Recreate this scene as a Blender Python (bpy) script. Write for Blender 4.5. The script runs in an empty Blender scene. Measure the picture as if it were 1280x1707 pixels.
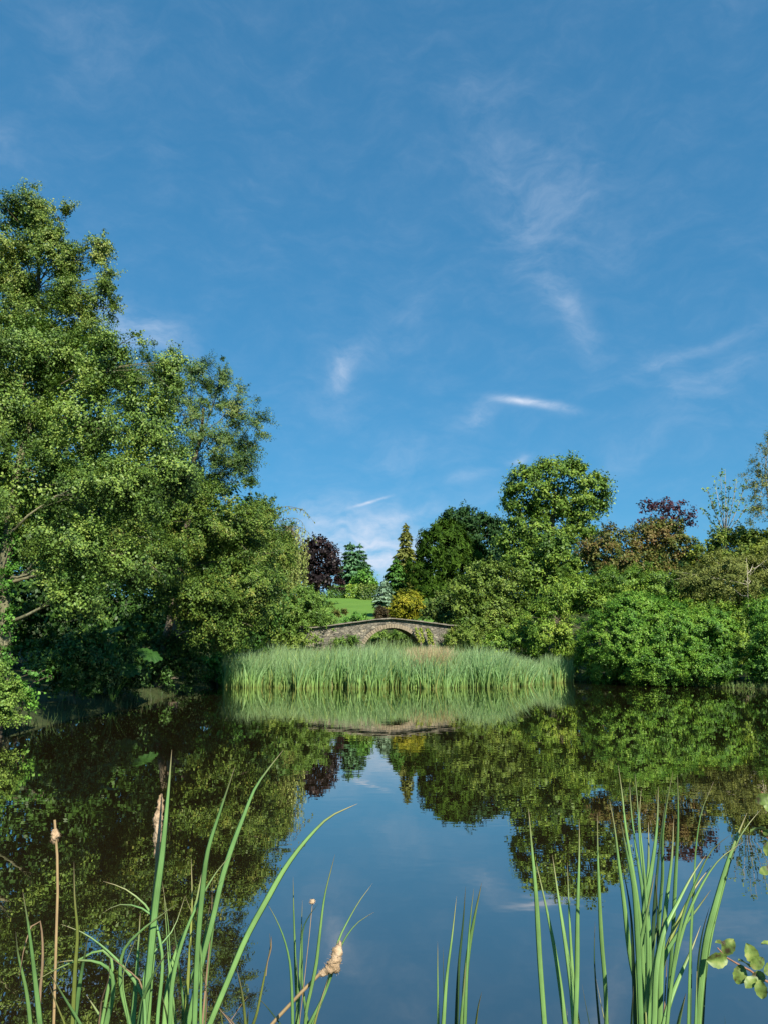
import bpy, math, random
import numpy as np
from mathutils import Vector, noise as mnoise

# ------------------------------------------------------------------ camera, sky, sun, exposure
F = 1280.0                      # focal length in photo pixels (photo 1280 x 1707)
HCAM = 2.2                      # eye height above the water
TH = math.radians(9.4)          # upward tilt
scene = bpy.context.scene
COL = scene.collection
cd = bpy.data.cameras.new("camera"); cam = bpy.data.objects.new("camera", cd); COL.objects.link(cam)
cd.sensor_fit = 'VERTICAL'; cd.sensor_height = 36.0; cd.lens = 36.0 * F / 1707.0
cd.clip_start = 0.05; cd.clip_end = 6000
cam.location = (0, 0, HCAM); cam.rotation_euler = (math.radians(90) + TH, 0, 0)
scene.camera = cam

SUN_EL, SUN_AZ = math.radians(40), math.radians(157)    # azimuth clockwise from +Y (the view direction)
sdir = Vector((math.sin(SUN_AZ) * math.cos(SUN_EL), math.cos(SUN_AZ) * math.cos(SUN_EL), math.sin(SUN_EL)))
sl = bpy.data.lights.new("sun", 'SUN'); so = bpy.data.objects.new("sun", sl); COL.objects.link(so)
sl.energy = 5.0; sl.angle = math.radians(0.5); sl.color = (1.0, 0.93, 0.80)
so.rotation_euler = sdir.to_track_quat('Z', 'Y').to_euler(); so.location = (20, -30, 60)

vs = scene.view_settings
vs.view_transform = 'Standard'; vs.look = 'None'; vs.exposure = 0.75; vs.gamma = 1.0; vs.use_curve_mapping = False
scene.cycles.max_bounces = 6; scene.cycles.diffuse_bounces = 2; scene.cycles.glossy_bounces = 3
scene.cycles.transmission_bounces = 3; scene.cycles.transparent_max_bounces = 4
scene.cycles.caustics_reflective = False; scene.cycles.caustics_refractive = False

def pix_dir(px, py):
    r = Vector(((px - 640) / F, 1.0, (853.5 - py) / F))
    c, s = math.cos(TH), math.sin(TH)
    return Vector((r.x, c * r.y - s * r.z, s * r.y + c * r.z))
def P(px, py, Y):
    d = pix_dir(px, py); k = Y / d.y
    return Vector((d.x * k, Y, HCAM + d.z * k))
def pxs(px, py, Y):             # metres per photo pixel there
    d = pix_dir(px, py); return (Y / d.y) / F

w = bpy.data.worlds.new("World"); scene.world = w; w.use_nodes = True
def build_world():
    nt = w.node_tree; N = nt.nodes; L = nt.links; N.clear()
    out = N.new('ShaderNodeOutputWorld'); bg = N.new('ShaderNodeBackground'); L.new(bg.outputs[0], out.inputs[0])
    sky = N.new('ShaderNodeTexSky'); sky.sky_type = 'NISHITA'; sky.sun_disc = False
    sky.sun_elevation = SUN_EL; sky.sun_rotation = SUN_AZ
    sky.air_density = 1.0; sky.dust_density = 0.3; sky.ozone_density = 2.2; sky.altitude = 100
    bg.inputs['Strength'].default_value = 0.10
    tint = N.new('ShaderNodeMix'); tint.data_type = 'RGBA'; tint.blend_type = 'MULTIPLY'; tint.inputs[0].default_value = 1
    gm = N.new('ShaderNodeGamma'); gm.inputs[1].default_value = .48; L.new(sky.outputs[0], gm.inputs[0])
    L.new(gm.outputs[0], tint.inputs[6]); tint.inputs[7].default_value = (0.315, 1.12, 1.73, 1)
    tc = N.new('ShaderNodeTexCoord')
    nz = N.new('ShaderNodeTexNoise'); nz.inputs['Scale'].default_value = 9; nz.inputs['Detail'].default_value = 4
    L.new(tc.outputs['Generated'], nz.inputs['Vector'])
    sub = N.new('ShaderNodeVectorMath'); sub.operation = 'SUBTRACT'; sub.inputs[1].default_value = (.5, .5, .5)
    L.new(nz.outputs['Color'], sub.inputs[0])
    sc = N.new('ShaderNodeVectorMath'); sc.operation = 'MULTIPLY_ADD'; sc.inputs[1].default_value = (.085, .085, .085)
    L.new(sub.outputs[0], sc.inputs[0]); L.new(tc.outputs['Generated'], sc.inputs[2])
    sc2 = N.new('ShaderNodeVectorMath'); sc2.operation = 'MULTIPLY_ADD'; sc2.inputs[1].default_value = (.012, .012, .012)
    L.new(sub.outputs[0], sc2.inputs[0]); L.new(tc.outputs['Generated'], sc2.inputs[2])
    mp = N.new('ShaderNodeMapping'); mp.inputs['Scale'].default_value = (20, 20, 44); mp.inputs['Rotation'].default_value = (0.3, 0.5, 0.2)
    L.new(sc.outputs[0], mp.inputs[0])
    n2 = N.new('ShaderNodeTexNoise'); n2.inputs['Scale'].default_value = 1.0; n2.inputs['Detail'].default_value = 7; n2.inputs['Roughness'].default_value = .62
    L.new(mp.outputs[0], n2.inputs['Vector'])
    tex = N.new('ShaderNodeMapRange'); tex.inputs[1].default_value = .34; tex.inputs[2].default_value = .66; tex.inputs[3].default_value = .25; tex.inputs[4].default_value = 1.1
    L.new(n2.outputs[0], tex.inputs[0])
    def m(op, a=None, b=None, c=None):
        n = N.new('ShaderNodeMath'); n.operation = op
        for i, v in enumerate((a, b, c)):
            if v is None: continue
            if isinstance(v, (int, float)): n.inputs[i].default_value = v
            else: L.new(v, n.inputs[i])
        return n.outputs[0]
    total = None
    #  x0  y0   x1   y1  half-width  amount  (photo pixels, turned into directions)  sharp
    wisps = [(790, 250, 1080, 410, 85, .13, 0), (740, 40, 860, 330, 60, .06, 0), (880, 420, 985, 610, 34, .22, 0),
             (830, 300, 900, 460, 60, .10, 0),
             (535, 640, 600, 590, 20, .36, 0), (480, 660, 760, 480, 45, .07, 0), (838, 664, 972, 688, 9, .5, 1),
             (815, 664, 905, 676, 7, .5, 1), (755, 725, 845, 672, 20, .28, 0), (828, 768, 880, 760, 12, .45, 0), (730, 805, 830, 780, 12, .2, 1),
             (585, 848, 646, 828, 3.0, .75, 1), (960, 662, 1330, 520, 12, .12, 1), (1060, 580, 1200, 720, 50, .10, 0),
             (1130, 650, 1330, 580, 26, .14, 0), (470, 640, 640, 710, 40, .07, 0), (560, 770, 800, 760, 30, .10, 0),
             (380, 935, 860, 930, 85, .8, 0), (500, 860, 640, 880, 40, .20, 0), (90, 500, 330, 590, 36, .40, 0),
             (-60, 215, 90, 260, 40, .10, 0), (60, 60, 260, 90, 70, .06, 0), (980, 800, 1150, 700, 30, .08, 0), (610, 880, 720, 850, 14, .2, 1)]
    for x0, y0, x1, y1, hw, amt, sharp in wisps:
        d0, d1 = pix_dir(x0, y0).normalized(), pix_dir(x1, y1).normalized()
        c = ((d0 + d1) / 2).normalized(); a = (d1 - d0); la = a.length / 2; a = (a - c * a.dot(c)).normalized(); b = c.cross(a)
        src = sc2 if sharp else sc
        dn = N.new('ShaderNodeVectorMath'); dn.operation = 'DOT_PRODUCT'; L.new(src.outputs[0], dn.inputs[0]); dn.inputs[1].default_value = a / la
        en = N.new('ShaderNodeVectorMath'); en.operation = 'DOT_PRODUCT'; L.new(src.outputs[0], en.inputs[0]); en.inputs[1].default_value = b / (hw / F)
        u = m('SUBTRACT', dn.outputs['Value'], c.dot(a) / la); v = m('SUBTRACT', en.outputs['Value'], c.dot(b) / (hw / F))
        q = m('MULTIPLY_ADD', u, u, m('MULTIPLY', v, v))
        g = m('EXPONENT', m('MULTIPLY', q, -1.6))
        g = m('MULTIPLY', g, amt)
        total = g if total is None else m('ADD', total, g)
    sep = N.new('ShaderNodeSeparateXYZ'); L.new(tc.outputs['Generated'], sep.inputs[0])
    lowhaze = m('MULTIPLY', m('EXPONENT', m('MULTIPLY', m('ABSOLUTE', sep.outputs[2]), -9.0)), .12)
    # thin background veil over the rest of the sky
    veil = m('MULTIPLY', m('POWER', n2.outputs[0], 3.0), .17)
    tot = m('ADD', m('MULTIPLY', total, tex.outputs[0]), m('ADD', veil, lowhaze))
    fac = m('MINIMUM', tot, .92)
    mix = N.new('ShaderNodeMix'); mix.data_type = 'RGBA'; L.new(fac, mix.inputs[0]); L.new(tint.outputs[2], mix.inputs[6])
    mix.inputs[7].default_value = (4.2, 4.75, 5.7, 1)
    L.new(mix.outputs[2], bg.inputs[0])
    w.cycles.sampling_method = 'MANUAL'; w.cycles.sample_map_resolution = 512
build_world()

# ------------------------------------------------------------------ helpers
def tag(o, label=None, cat=None, group=None, kind=None):
    if label: o['label'] = label
    if cat: o['category'] = cat
    if group: o['group'] = group
    if kind: o['kind'] = kind
    return o
def empty(name, loc, label, cat, group=None):
    o = bpy.data.objects.new(name, None); COL.objects.link(o); o.location = loc; o.empty_display_size = .2
    return tag(o, label, cat, group)
def mesh_np(name, V, Fq, mat, parent=None, attrs=None, smooth=False):
    """V (n,3) ; Fq (m,4) quads or list of faces"""
    me = bpy.data.meshes.new(name)
    if isinstance(Fq, np.ndarray):
        n, k = Fq.shape
        me.vertices.add(len(V)); me.vertices.foreach_set('co', np.ascontiguousarray(V, dtype=np.float32).ravel())
        me.loops.add(n * k); me.loops.foreach_set('vertex_index', np.ascontiguousarray(Fq, dtype=np.int32).ravel())
        me.polygons.add(n); me.polygons.foreach_set('loop_start', np.arange(0, n * k, k, dtype=np.int32))
        if hasattr(me.polygons[0] if n else None, 'loop_total'):
            try: me.polygons.foreach_set('loop_total', np.full(n, k, dtype=np.int32))
            except Exception: pass
    else:
        me.from_pydata([tuple(v) for v in V], [], [tuple(f) for f in Fq])
    for an, av in (attrs or {}).items():
        at = me.attributes.new(an, 'FLOAT', 'POINT'); at.data.foreach_set('value', np.ascontiguousarray(av, dtype=np.float32))
    me.update(calc_edges=True)
    if smooth: me.polygons.foreach_set('use_smooth', np.ones(len(me.polygons), dtype=bool))
    me.materials.append(mat)
    o = bpy.data.objects.new(name, me); COL.objects.link(o)
    if parent is not None:
        o.parent = parent; o.location = -parent.location   # geometry is in world coordinates
    return o
def local_parent(o, parent):
    o.parent = parent; o.location = -parent.location

# --- materials
def new_mat(name):
    m = bpy.data.materials.new(name); m.use_nodes = True; m.node_tree.nodes.clear(); return m, m.node_tree.nodes, m.node_tree.links
def ramp(N, stops):
    r = N.new('ShaderNodeValToRGB'); e = r.color_ramp.elements
    while len(e) < len(stops): e.new(0.5)
    for i, (p, c) in enumerate(stops): e[i].position = p; e[i].color = (*c, 1)
    return r
def leaf_mat(name, cols, transl=.13, rough=.5, patch=.35, patch_scale=.8, spec=.3, gain=(1.42, 1.34, 1.0)):
    m, N, L = new_mat(name)
    out = N.new('ShaderNodeOutputMaterial'); at = N.new('ShaderNodeAttribute'); at.attribute_name = 'tint'
    ge = N.new('ShaderNodeNewGeometry')
    nz = N.new('ShaderNodeTexNoise'); nz.inputs['Scale'].default_value = patch_scale; nz.inputs['Detail'].default_value = 2
    L.new(ge.outputs['Position'], nz.inputs['Vector'])
    mr = N.new('ShaderNodeMapRange'); mr.inputs[1].default_value = .3; mr.inputs[2].default_value = .7; mr.inputs[3].default_value = -patch; mr.inputs[4].default_value = patch
    L.new(nz.outputs[0], mr.inputs[0])
    ad = N.new('ShaderNodeMath'); ad.operation = 'ADD'; L.new(at.outputs['Fac'], ad.inputs[0]); L.new(mr.outputs[0], ad.inputs[1])
    k = len(cols); r = ramp(N, [(i / (k - 1), tuple(min(.6, v * q) for v, q in zip(c, gain))) for i, c in enumerate(cols)]); L.new(ad.outputs[0], r.inputs[0])
    b = N.new('ShaderNodeBsdfPrincipled'); L.new(r.outputs[0], b.inputs['Base Color']); b.inputs['Roughness'].default_value = rough
    b.inputs['Specular IOR Level'].default_value = spec
    t = N.new('ShaderNodeBsdfTranslucent')
    tm = N.new('ShaderNodeMix'); tm.data_type = 'RGBA'; tm.blend_type = 'MULTIPLY'; tm.inputs[0].default_value = 1; L.new(r.outputs[0], tm.inputs[6]); tm.inputs[7].default_value = (1.25, 1.3, .55, 1)
    L.new(tm.outputs[2], t.inputs[0])
    mx = N.new('ShaderNodeMixShader'); mx.inputs[0].default_value = transl
    L.new(b.outputs[0], mx.inputs[1]); L.new(t.outputs[0], mx.inputs[2]); L.new(mx.outputs[0], out.inputs[0])
    return m
def simple_mat(name, cols, scale=3, rough=.85, bump=.4, stretch=(1, 1, 1), detail=6, bscale=None, dist=.02):
    m, N, L = new_mat(name)
    out = N.new('ShaderNodeOutputMaterial'); b = N.new('ShaderNodeBsdfPrincipled'); b.inputs['Roughness'].default_value = rough
    b.inputs['Specular IOR Level'].default_value = .2
    tc = N.new('ShaderNodeTexCoord'); mp = N.new('ShaderNodeMapping'); mp.inputs['Scale'].default_value = stretch; L.new(tc.outputs['Object'], mp.inputs[0])
    nz = N.new('ShaderNodeTexNoise'); nz.inputs['Scale'].default_value = scale; nz.inputs['Detail'].default_value = detail; nz.inputs['Roughness'].default_value = .65
    L.new(mp.outputs[0], nz.inputs['Vector'])
    k = len(cols); r = ramp(N, [(.25 + .5 * i / (k - 1), c) for i, c in enumerate(cols)]); L.new(nz.outputs[0], r.inputs[0]); L.new(r.outputs[0], b.inputs['Base Color'])
    bp = N.new('ShaderNodeBump'); bp.inputs['Strength'].default_value = bump; bp.inputs['Distance'].default_value = dist
    n3 = N.new('ShaderNodeTexNoise'); n3.inputs['Scale'].default_value = bscale or scale * 4; n3.inputs['Detail'].default_value = 5; L.new(mp.outputs[0], n3.inputs['Vector'])
    L.new(n3.outputs[0], bp.inputs['Height']); L.new(bp.outputs[0], b.inputs['Normal']); L.new(b.outputs[0], out.inputs[0])
    return m

M = {}
M['alder'] = leaf_mat('alder_leaf', [(.026, .058, .014), (.062, .122, .028), (.125, .210, .048), (.19, .26, .07)], spec=.32)
M['alder_light'] = leaf_mat('lime_leaf', [(.032, .070, .015), (.078, .140, .030), (.135, .200, .048), (.20, .24, .08)], spec=.3)
M['ash'] = leaf_mat('ash_leaf', [(.022, .055, .018), (.050, .105, .032), (.085, .150, .045), (.13, .17, .06)], spec=.3)
M['over'] = leaf_mat('beech_leaf', [(.024, .056, .012), (.058, .112, .022), (.10, .165, .034), (.17, .19, .05)], spec=.25)
M['weep'] = leaf_mat('birch_leaf', [(.10, .15, .05), (.17, .23, .08), (.24, .28, .11)], spec=.2)
M['bush'] = leaf_mat('bush_leaf', [(.045, .10, .022), (.095, .18, .040), (.16, .25, .06)], spec=.25)
M['bright'] = leaf_mat('bright_leaf', [(.03, .09, .018), (.07, .19, .035), (.13, .28, .05)], spec=.3)
M['pale'] = leaf_mat('pale_leaf', [(.07, .13, .03), (.15, .24, .06), (.25, .33, .10)], spec=.25)
M['copper'] = leaf_mat('copper_leaf', [(.010, .007, .008), (.021, .012, .013), (.050, .025, .024)], transl=.15, spec=.25, gain=(1, 1, 1))
M['bluecon'] = leaf_mat('conifer_needles', [(.025, .07, .042), (.06, .145, .085), (.095, .20, .115)], transl=.1, spec=.2)
M['spruce'] = leaf_mat('blue_spruce_needles', [(.06, .12, .10), (.13, .22, .19), (.20, .30, .26)], transl=.1, spec=.2)
M['larch'] = leaf_mat('larch_needles', [(.08, .10, .035), (.14, .17, .055), (.20, .21, .08)], transl=.15, spec=.2)
M['green_con'] = leaf_mat('cypress_needles', [(.02, .065, .018), (.05, .135, .030), (.085, .19, .04)], transl=.1, spec=.2)
M['yew'] = leaf_mat('yew_needles', [(.014, .036, .006), (.034, .076, .012), (.062, .118, .020)], transl=.1, spec=.05, patch=.2)
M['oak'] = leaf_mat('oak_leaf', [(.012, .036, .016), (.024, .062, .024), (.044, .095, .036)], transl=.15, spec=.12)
M['golden'] = leaf_mat('golden_leaf', [(.11, .14, .015), (.24, .25, .022), (.36, .32, .035)], transl=.2, spec=.15, gain=(1.1, 1.1, 1))
M['heather'] = leaf_mat('heather_leaf', [(.025, .022, .012), (.055, .042, .022), (.09, .065, .03)], transl=.1)
M['olive'] = leaf_mat('olive_leaf', [(.044, .088, .018), (.105, .172, .036), (.175, .235, .06)], spec=.25)
M['olive_dark'] = leaf_mat('olive_dark_leaf', [(.025, .06, .016), (.065, .115, .028), (.12, .165, .045)], spec=.25)
M['syc'] = leaf_mat('sycamore_leaf', [(.030, .068, .014), (.070, .130, .024), (.115, .185, .036), (.18, .24, .05)], spec=.25, gain=(1.45, 1.45, 1.05))
M['rusty'] = leaf_mat('rusty_leaf', [(.04, .075, .02), (.09, .11, .03), (.115, .10, .04), (.13, .085, .045)], spec=.2)
M['purple'] = leaf_mat('maple_leaf', [(.025, .012, .022), (.07, .022, .034), (.12, .035, .045)], transl=.2, gain=(1, 1, 1))
M['rhodo'] = leaf_mat('rhododendron_leaf', [(.020, .056, .012), (.046, .108, .018), (.082, .155, .028), (.13, .19, .042)], spec=.3, transl=.12, gain=(2.0, 2.1, 1.25))
M['rhodo_lt'] = leaf_mat('laurel_leaf', [(.032, .070, .016), (.072, .132, .026), (.118, .185, .038), (.17, .21, .05)], spec=.3, transl=.15, gain=(1.9, 1.9, 1.15))
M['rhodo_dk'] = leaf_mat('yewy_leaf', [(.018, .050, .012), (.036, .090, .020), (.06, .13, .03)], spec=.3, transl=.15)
M['chart'] = leaf_mat('chartreuse_leaf', [(.06, .11, .02), (.13, .18, .03), (.22, .25, .045)], spec=.2, gain=(1.2, 1.2, 1))
M['thorn'] = leaf_mat('thorn_leaf', [(.07, .095, .03), (.125, .16, .048), (.19, .21, .07)], spec=.2)
M['gun'] = leaf_mat('gunnera_leaf', [(.015, .05, .012), (.03, .085, .018)], spec=.3, patch=.2, patch_scale=3)
M['bank'] = leaf_mat('bank_grass', [(.03, .07, .02), (.08, .14, .04), (.18, .2, .07)], spec=.2)
M['bark'] = simple_mat('bark', [(.05, .04, .03), (.14, .115, .08), (.24, .20, .13)], scale=4, stretch=(1, 1, .3), bump=.8, dist=.03)
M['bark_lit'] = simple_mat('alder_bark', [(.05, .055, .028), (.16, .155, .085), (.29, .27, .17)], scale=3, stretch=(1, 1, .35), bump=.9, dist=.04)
M['bark_pale'] = simple_mat('birch_bark', [(.2, .17, .12), (.38, .34, .26), (.5, .46, .38)], scale=5, stretch=(1, 1, .4), bump=.4)

# --- leaf cards
def leaf_arrays(C, Nn, A, Ls, Ws, T, fold=.22, rng=None):
    Nn = Nn / (np.linalg.norm(Nn, axis=1, keepdims=True) + 1e-9)
    A = A - Nn * (A * Nn).sum(1, keepdims=True); A = A / (np.linalg.norm(A, axis=1, keepdims=True) + 1e-9)
    Bv = np.cross(Nn, A)
    h = (Ls / 2)[:, None]; wv = (Ws / 2)[:, None]
    v0 = C - A * h; v2 = C + A * h - Nn * h * .25; mid = C - A * h * .12 + Nn * wv * fold
    v1 = mid + Bv * wv; v3 = mid - Bv * wv
    V = np.stack([v0, v1, v2, v3], 1).reshape(-1, 3)
    Q = np.arange(len(V), dtype=np.int32).reshape(-1, 4)
    return V, Q, np.repeat(T, 4)
def ball(rng, n):
    d = rng.normal(size=(n, 3)); d /= np.linalg.norm(d, axis=1, keepdims=True)
    return d * (rng.random(n) ** (1 / 2.2))[:, None]
NLEAF = [0]
def clump_leaves(rng, cc, cr, co, n, L, W, flat=.62, up=.38, outw=.7, rnd=.5, droop=.3, axis_out=0., vert=0., rref=None):
    """n leaves in each clump centre cc (k,3), radius cr (k,), outward co (k,3)"""
    k = len(cc); idx = np.repeat(np.arange(k), np.maximum(4, (n * (cr / rref) ** 2).astype(int)) if rref else n)
    b = ball(rng, len(idx)); off = b * np.array([1, 1, flat]) * .85
    # most leaves sit along a handful of twigs that fan out from the clump
    ntw = 7; tw = rng.integers(0, ntw, len(idx)); td = co[:, None, :] * .8 + rng.normal(size=(k, ntw, 3)) * .62 + np.array([0, 0, .28 + vert * .5]); td /= np.linalg.norm(td, axis=2, keepdims=True)
    tl = rng.uniform(.9, 1.9, (k, ntw)); d = td[idx, tw]; sp_ = rng.random(len(idx)) ** .8
    on = (d * (tl[idx, tw] * sp_)[:, None] - co[idx] * .55 + rng.normal(size=b.shape) * .12); on[:, 2] -= .22 * sp_ ** 2 * (1 - vert)
    use = rng.random(len(idx)) < .72
    off = np.where(use[:, None], on, off); b = np.where(use[:, None], d * .6 + rng.normal(size=b.shape) * .3, b)
    C = cc[idx] + off * cr[idx][:, None]
    nn = b * .55 + co[idx] * outw + np.array([0, 0, up]) + rng.normal(size=b.shape) * rnd
    A = rng.normal(size=b.shape) * (1 - .6 * axis_out) + np.array([0, 0, -droop + vert]) + (b * .5 + co[idx]) * axis_out * 1.6
    T = np.clip(rng.normal(.42, .21, len(idx)) + rng.normal(0, .13, k)[idx], 0, 1)
    s = rng.uniform(.7, 1.25, len(idx))
    return C, nn, A, L * s, W * s * rng.uniform(.85, 1.15, len(idx)), T
def lump(u, ph, k=3.1):
    return (np.sin(u[:, 0] * k + ph[0]) * np.sin(u[:, 2] * k * 1.2 + ph[1]) + np.sin(u[:, 1] * k * 1.3 + ph[2] + u[:, 2] * 2)) * .5
def blob_px(Y, blobs, k=1.0):
    out = []
    for b in blobs:
        px, py, rx, ry = b[:4]; dy = b[4] if len(b) > 4 else 0.
        c = P(px, py, Y + dy); s = pxs(px, py, Y + dy)
        out.append((np.array(c), np.array([rx * s, max(rx, ry * .7) * s * k, ry * s])))
    return out
def crown_clumps(rng, blobs, r, dens, keep_back=.45, inner=.7, edge=1.0, spray=.12, rough=.34):
    cc, co, cr, bi = [], [], [], []
    for i, (c, R) in enumerate(blobs):
        area = 4 * math.pi * (((R[0] * R[1]) ** 1.6 + (R[0] * R[2]) ** 1.6 + (R[1] * R[2]) ** 1.6) / 3) ** (1 / 1.6)
        n = max(4, int(dens * area / (math.pi * r * r)))
        u = rng.normal(size=(n, 3)); u /= np.linalg.norm(u, axis=1, keepdims=True)
        ph = rng.random(3) * 6.3
        f = (edge - r * .75 / max(R.mean(), r)) * (1 + (.08 + .3 * rough) * lump(u, ph)) * rng.uniform(1.04 - rough, 1.04, n)
        sp = rng.random(n) < spray; f[sp] = edge * rng.uniform(.98, 1.12, sp.sum())
        p = c + u * R * f[:, None]
        keep = np.ones(n, bool)
        for j, (c2, R2) in enumerate(blobs):
            if j != i: keep &= (((p - c2) / R2) ** 2).sum(1) > inner ** 2
        keep &= ~((u[:, 1] > .25) & (rng.random(n) > keep_back))
        rr = min(r, .55 * R.mean()) * rng.uniform(.6, 1.35, n); rr[sp] *= .7
        cc.append(p[keep]); co.append((u / R * R.min())[keep]); cr.append(rr[keep]); bi.append(np.full(keep.sum(), i))
    co = np.concatenate(co); co /= np.linalg.norm(co, axis=1, keepdims=True)
    return np.concatenate(cc), co, np.concatenate(cr), np.concatenate(bi)
def tube(pts, rad, n=6):
    pts = np.array([tuple(p) for p in pts], float); k = len(pts)
    t = np.gradient(pts, axis=0); t /= np.linalg.norm(t, axis=1, keepdims=True) + 1e-9
    ref = np.array([.31, .95, .05]); s = np.cross(t, ref); s /= np.linalg.norm(s, axis=1, keepdims=True) + 1e-9; b = np.cross(t, s)
    a = np.linspace(0, 2 * math.pi, n, endpoint=False); r = np.array(rad, float)[:, None, None]
    V = pts[:, None] + r * (np.cos(a)[None, :, None] * s[:, None] + np.sin(a)[None, :, None] * b[:, None])
    i = np.arange(k - 1)[:, None] * n; j = np.arange(n)[None]; j2 = (j + 1) % n
    Q = np.stack([i + j, i + j2, i + n + j2, i + n + j], -1).reshape(-1, 4)
    return V.reshape(-1, 3), Q
class Tubes:
    def __init__(s): s.V = []; s.Q = []; s.o = 0
    def add(s, pts, rad, n=6):
        V, Q = tube(pts, rad, n); s.V.append(V); s.Q.append(Q + s.o); s.o += len(V)
    def build(s, name, mat, parent): return mesh_np(name, np.concatenate(s.V), np.concatenate(s.Q).astype(np.int32), mat, parent, smooth=True)
def bez(p0, p1, p2, n):
    t = np.linspace(0, 1, n)[:, None]; p0, p1, p2 = (np.array(p, float) for p in (p0, p1, p2))
    return (1 - t) ** 2 * p0 + 2 * t * (1 - t) * p1 + t * t * p2
def limbs(rng, tb, trunk, trad, blobs, cc, bi, twigs=6, rl=.35, n=6):
    trunk = np.array([tuple(p) for p in trunk], float)
    tb.add(trunk, trad, 10)
    tz = np.linspace(0, 1, len(trunk))
    for i, (c, R) in enumerate(blobs):
        d = np.linalg.norm(trunk - c, axis=1) + np.maximum(0, trunk[:, 2] - c[2] + .3 * R[2]) * 1.5
        k = int(np.argmin(d[:-1])) if len(trunk) > 1 else 0
        p0 = trunk[k]; r0 = max(.02, trad[k] * .5 * rl / .35)
        mid = (p0 + c) / 2 + np.array([rng.normal(0, .1), rng.normal(0, .1), .12]) * np.linalg.norm(c - p0)
        e = c + np.array([0, 0, R[2] * .35]); pts = bez(p0, mid, e, 8); pts[1:-1] += rng.normal(0, .04, (6, 3)) * min(1.5, R.mean())
        tb.add(pts, np.linspace(r0, r0 * .25, 8), n)
        mine = cc[bi == i]
        if len(mine):
            for q in mine[rng.choice(len(mine), min(twigs, len(mine)), replace=False)]:
                s = pts[rng.integers(3, 8)]; m2 = (s + q) / 2 + np.array([0, 0, .08]) * np.linalg.norm(q - s) + rng.normal(0, .05, 3)
                tb.add(bez(s, m2, q, 5), np.linspace(r0 * .3, max(.006, r0 * .08), 5), 4)

def plant(name, label, cat, Y, blobs, mat, L, W=None, r=.5, dens=1.2, cov=1.7, seed=1, trunk=None, trad=.2, bark='bark', group=None,
          keep_back=.45, inner=.7, fill=1.0, twigs=5, spray=.12, k=1.0, crown='crown', stem='trunk', gz=None, style=None, rough=.34):
    rng = np.random.default_rng(seed); L = L * .72; W = (W * .72) if W else L * .66
    bl = blob_px(Y, blobs, k)
    cc, co, cr, bi = crown_clumps(rng, bl, r, dens, keep_back, inner, spray=spray, rough=rough)
    n = max(6, int(math.pi * r * r * cov / (.5 * L * W)))
    C, nn, A, Ls, Ws, T = clump_leaves(rng, cc, cr, co, n, L, W, rref=r, **(style or {}))
    if fill > 0:    # oversized leaf cards added inside the crown to block light and darken gaps
        cf, nf = [], []
        for c, R in bl:
            if R.mean() < 1.9 * r: continue
            vol = R[0] * R[1] * R[2]; m = int(fill * 5.0 * (vol ** (2 / 3)) / (.5 * (L * 1.5) * (W * 1.5)))
            u = rng.normal(size=(m, 3)); u /= np.linalg.norm(u, axis=1, keepdims=True)
            cf.append(c + u * R * rng.uniform(.2, .68, m)[:, None]); nf.append(u)
        if not cf: cf, nf = [np.zeros((0, 3))], [np.zeros((0, 3))]
        cf = np.concatenate(cf); nf = np.concatenate(nf); m = len(cf)
        C = np.concatenate([C, cf]); nn = np.concatenate([nn, nf + rng.normal(size=nf.shape) * .7 + [0, 0, .3]]); A = np.concatenate([A, rng.normal(size=cf.shape)])
        Ls = np.concatenate([Ls, np.full(m, L * 1.5)]); Ws = np.concatenate([Ws, np.full(m, W * 1.5)]); T = np.concatenate([T, rng.uniform(.2, .6, m)])
    gzv = .25 if gz is None else gz
    zmin = gzv - .1
    low = C[:, 2] < zmin; ok = ~low
    C, nn, A, Ls, Ws, T = C[ok], nn[ok], A[ok], Ls[ok], Ws[ok], T[ok]
    V, Q, TT = leaf_arrays(C, nn, A, Ls, Ws, T); NLEAF[0] += len(Q)
    cen = np.mean([b[0] for b in bl], 0)
    if trunk is None: tp = [(cen[0], cen[1] + .2, gzv - .2), (cen[0] + rng.normal(0, .1), cen[1], (gzv + cen[2]) / 2), (cen[0], cen[1], cen[2])]
    else: tp = trunk
    tp = np.array([tuple(p) for p in tp], float)
    # resample the trunk
    t = np.linspace(0, len(tp) - 1, 9); tp = np.stack([np.interp(t, np.arange(len(tp)), tp[:, i]) for i in range(3)], 1)
    tp[1:-1, :2] += rng.normal(0, .06, (7, 2)) * min(1., trad * 5)
    root = empty(name, tuple(tp[0]), label, cat, group)
    tb = Tubes(); limbs(rng, tb, tp, np.linspace(1, .3, 9) * trad * np.array([1.35] + [1.] * 8), bl, cc, bi, twigs, rl=.24)
    tb.build(stem, M[bark], root)
    mesh_np(crown, V, Q, M[mat], root, {'tint': TT})
    return root

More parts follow.
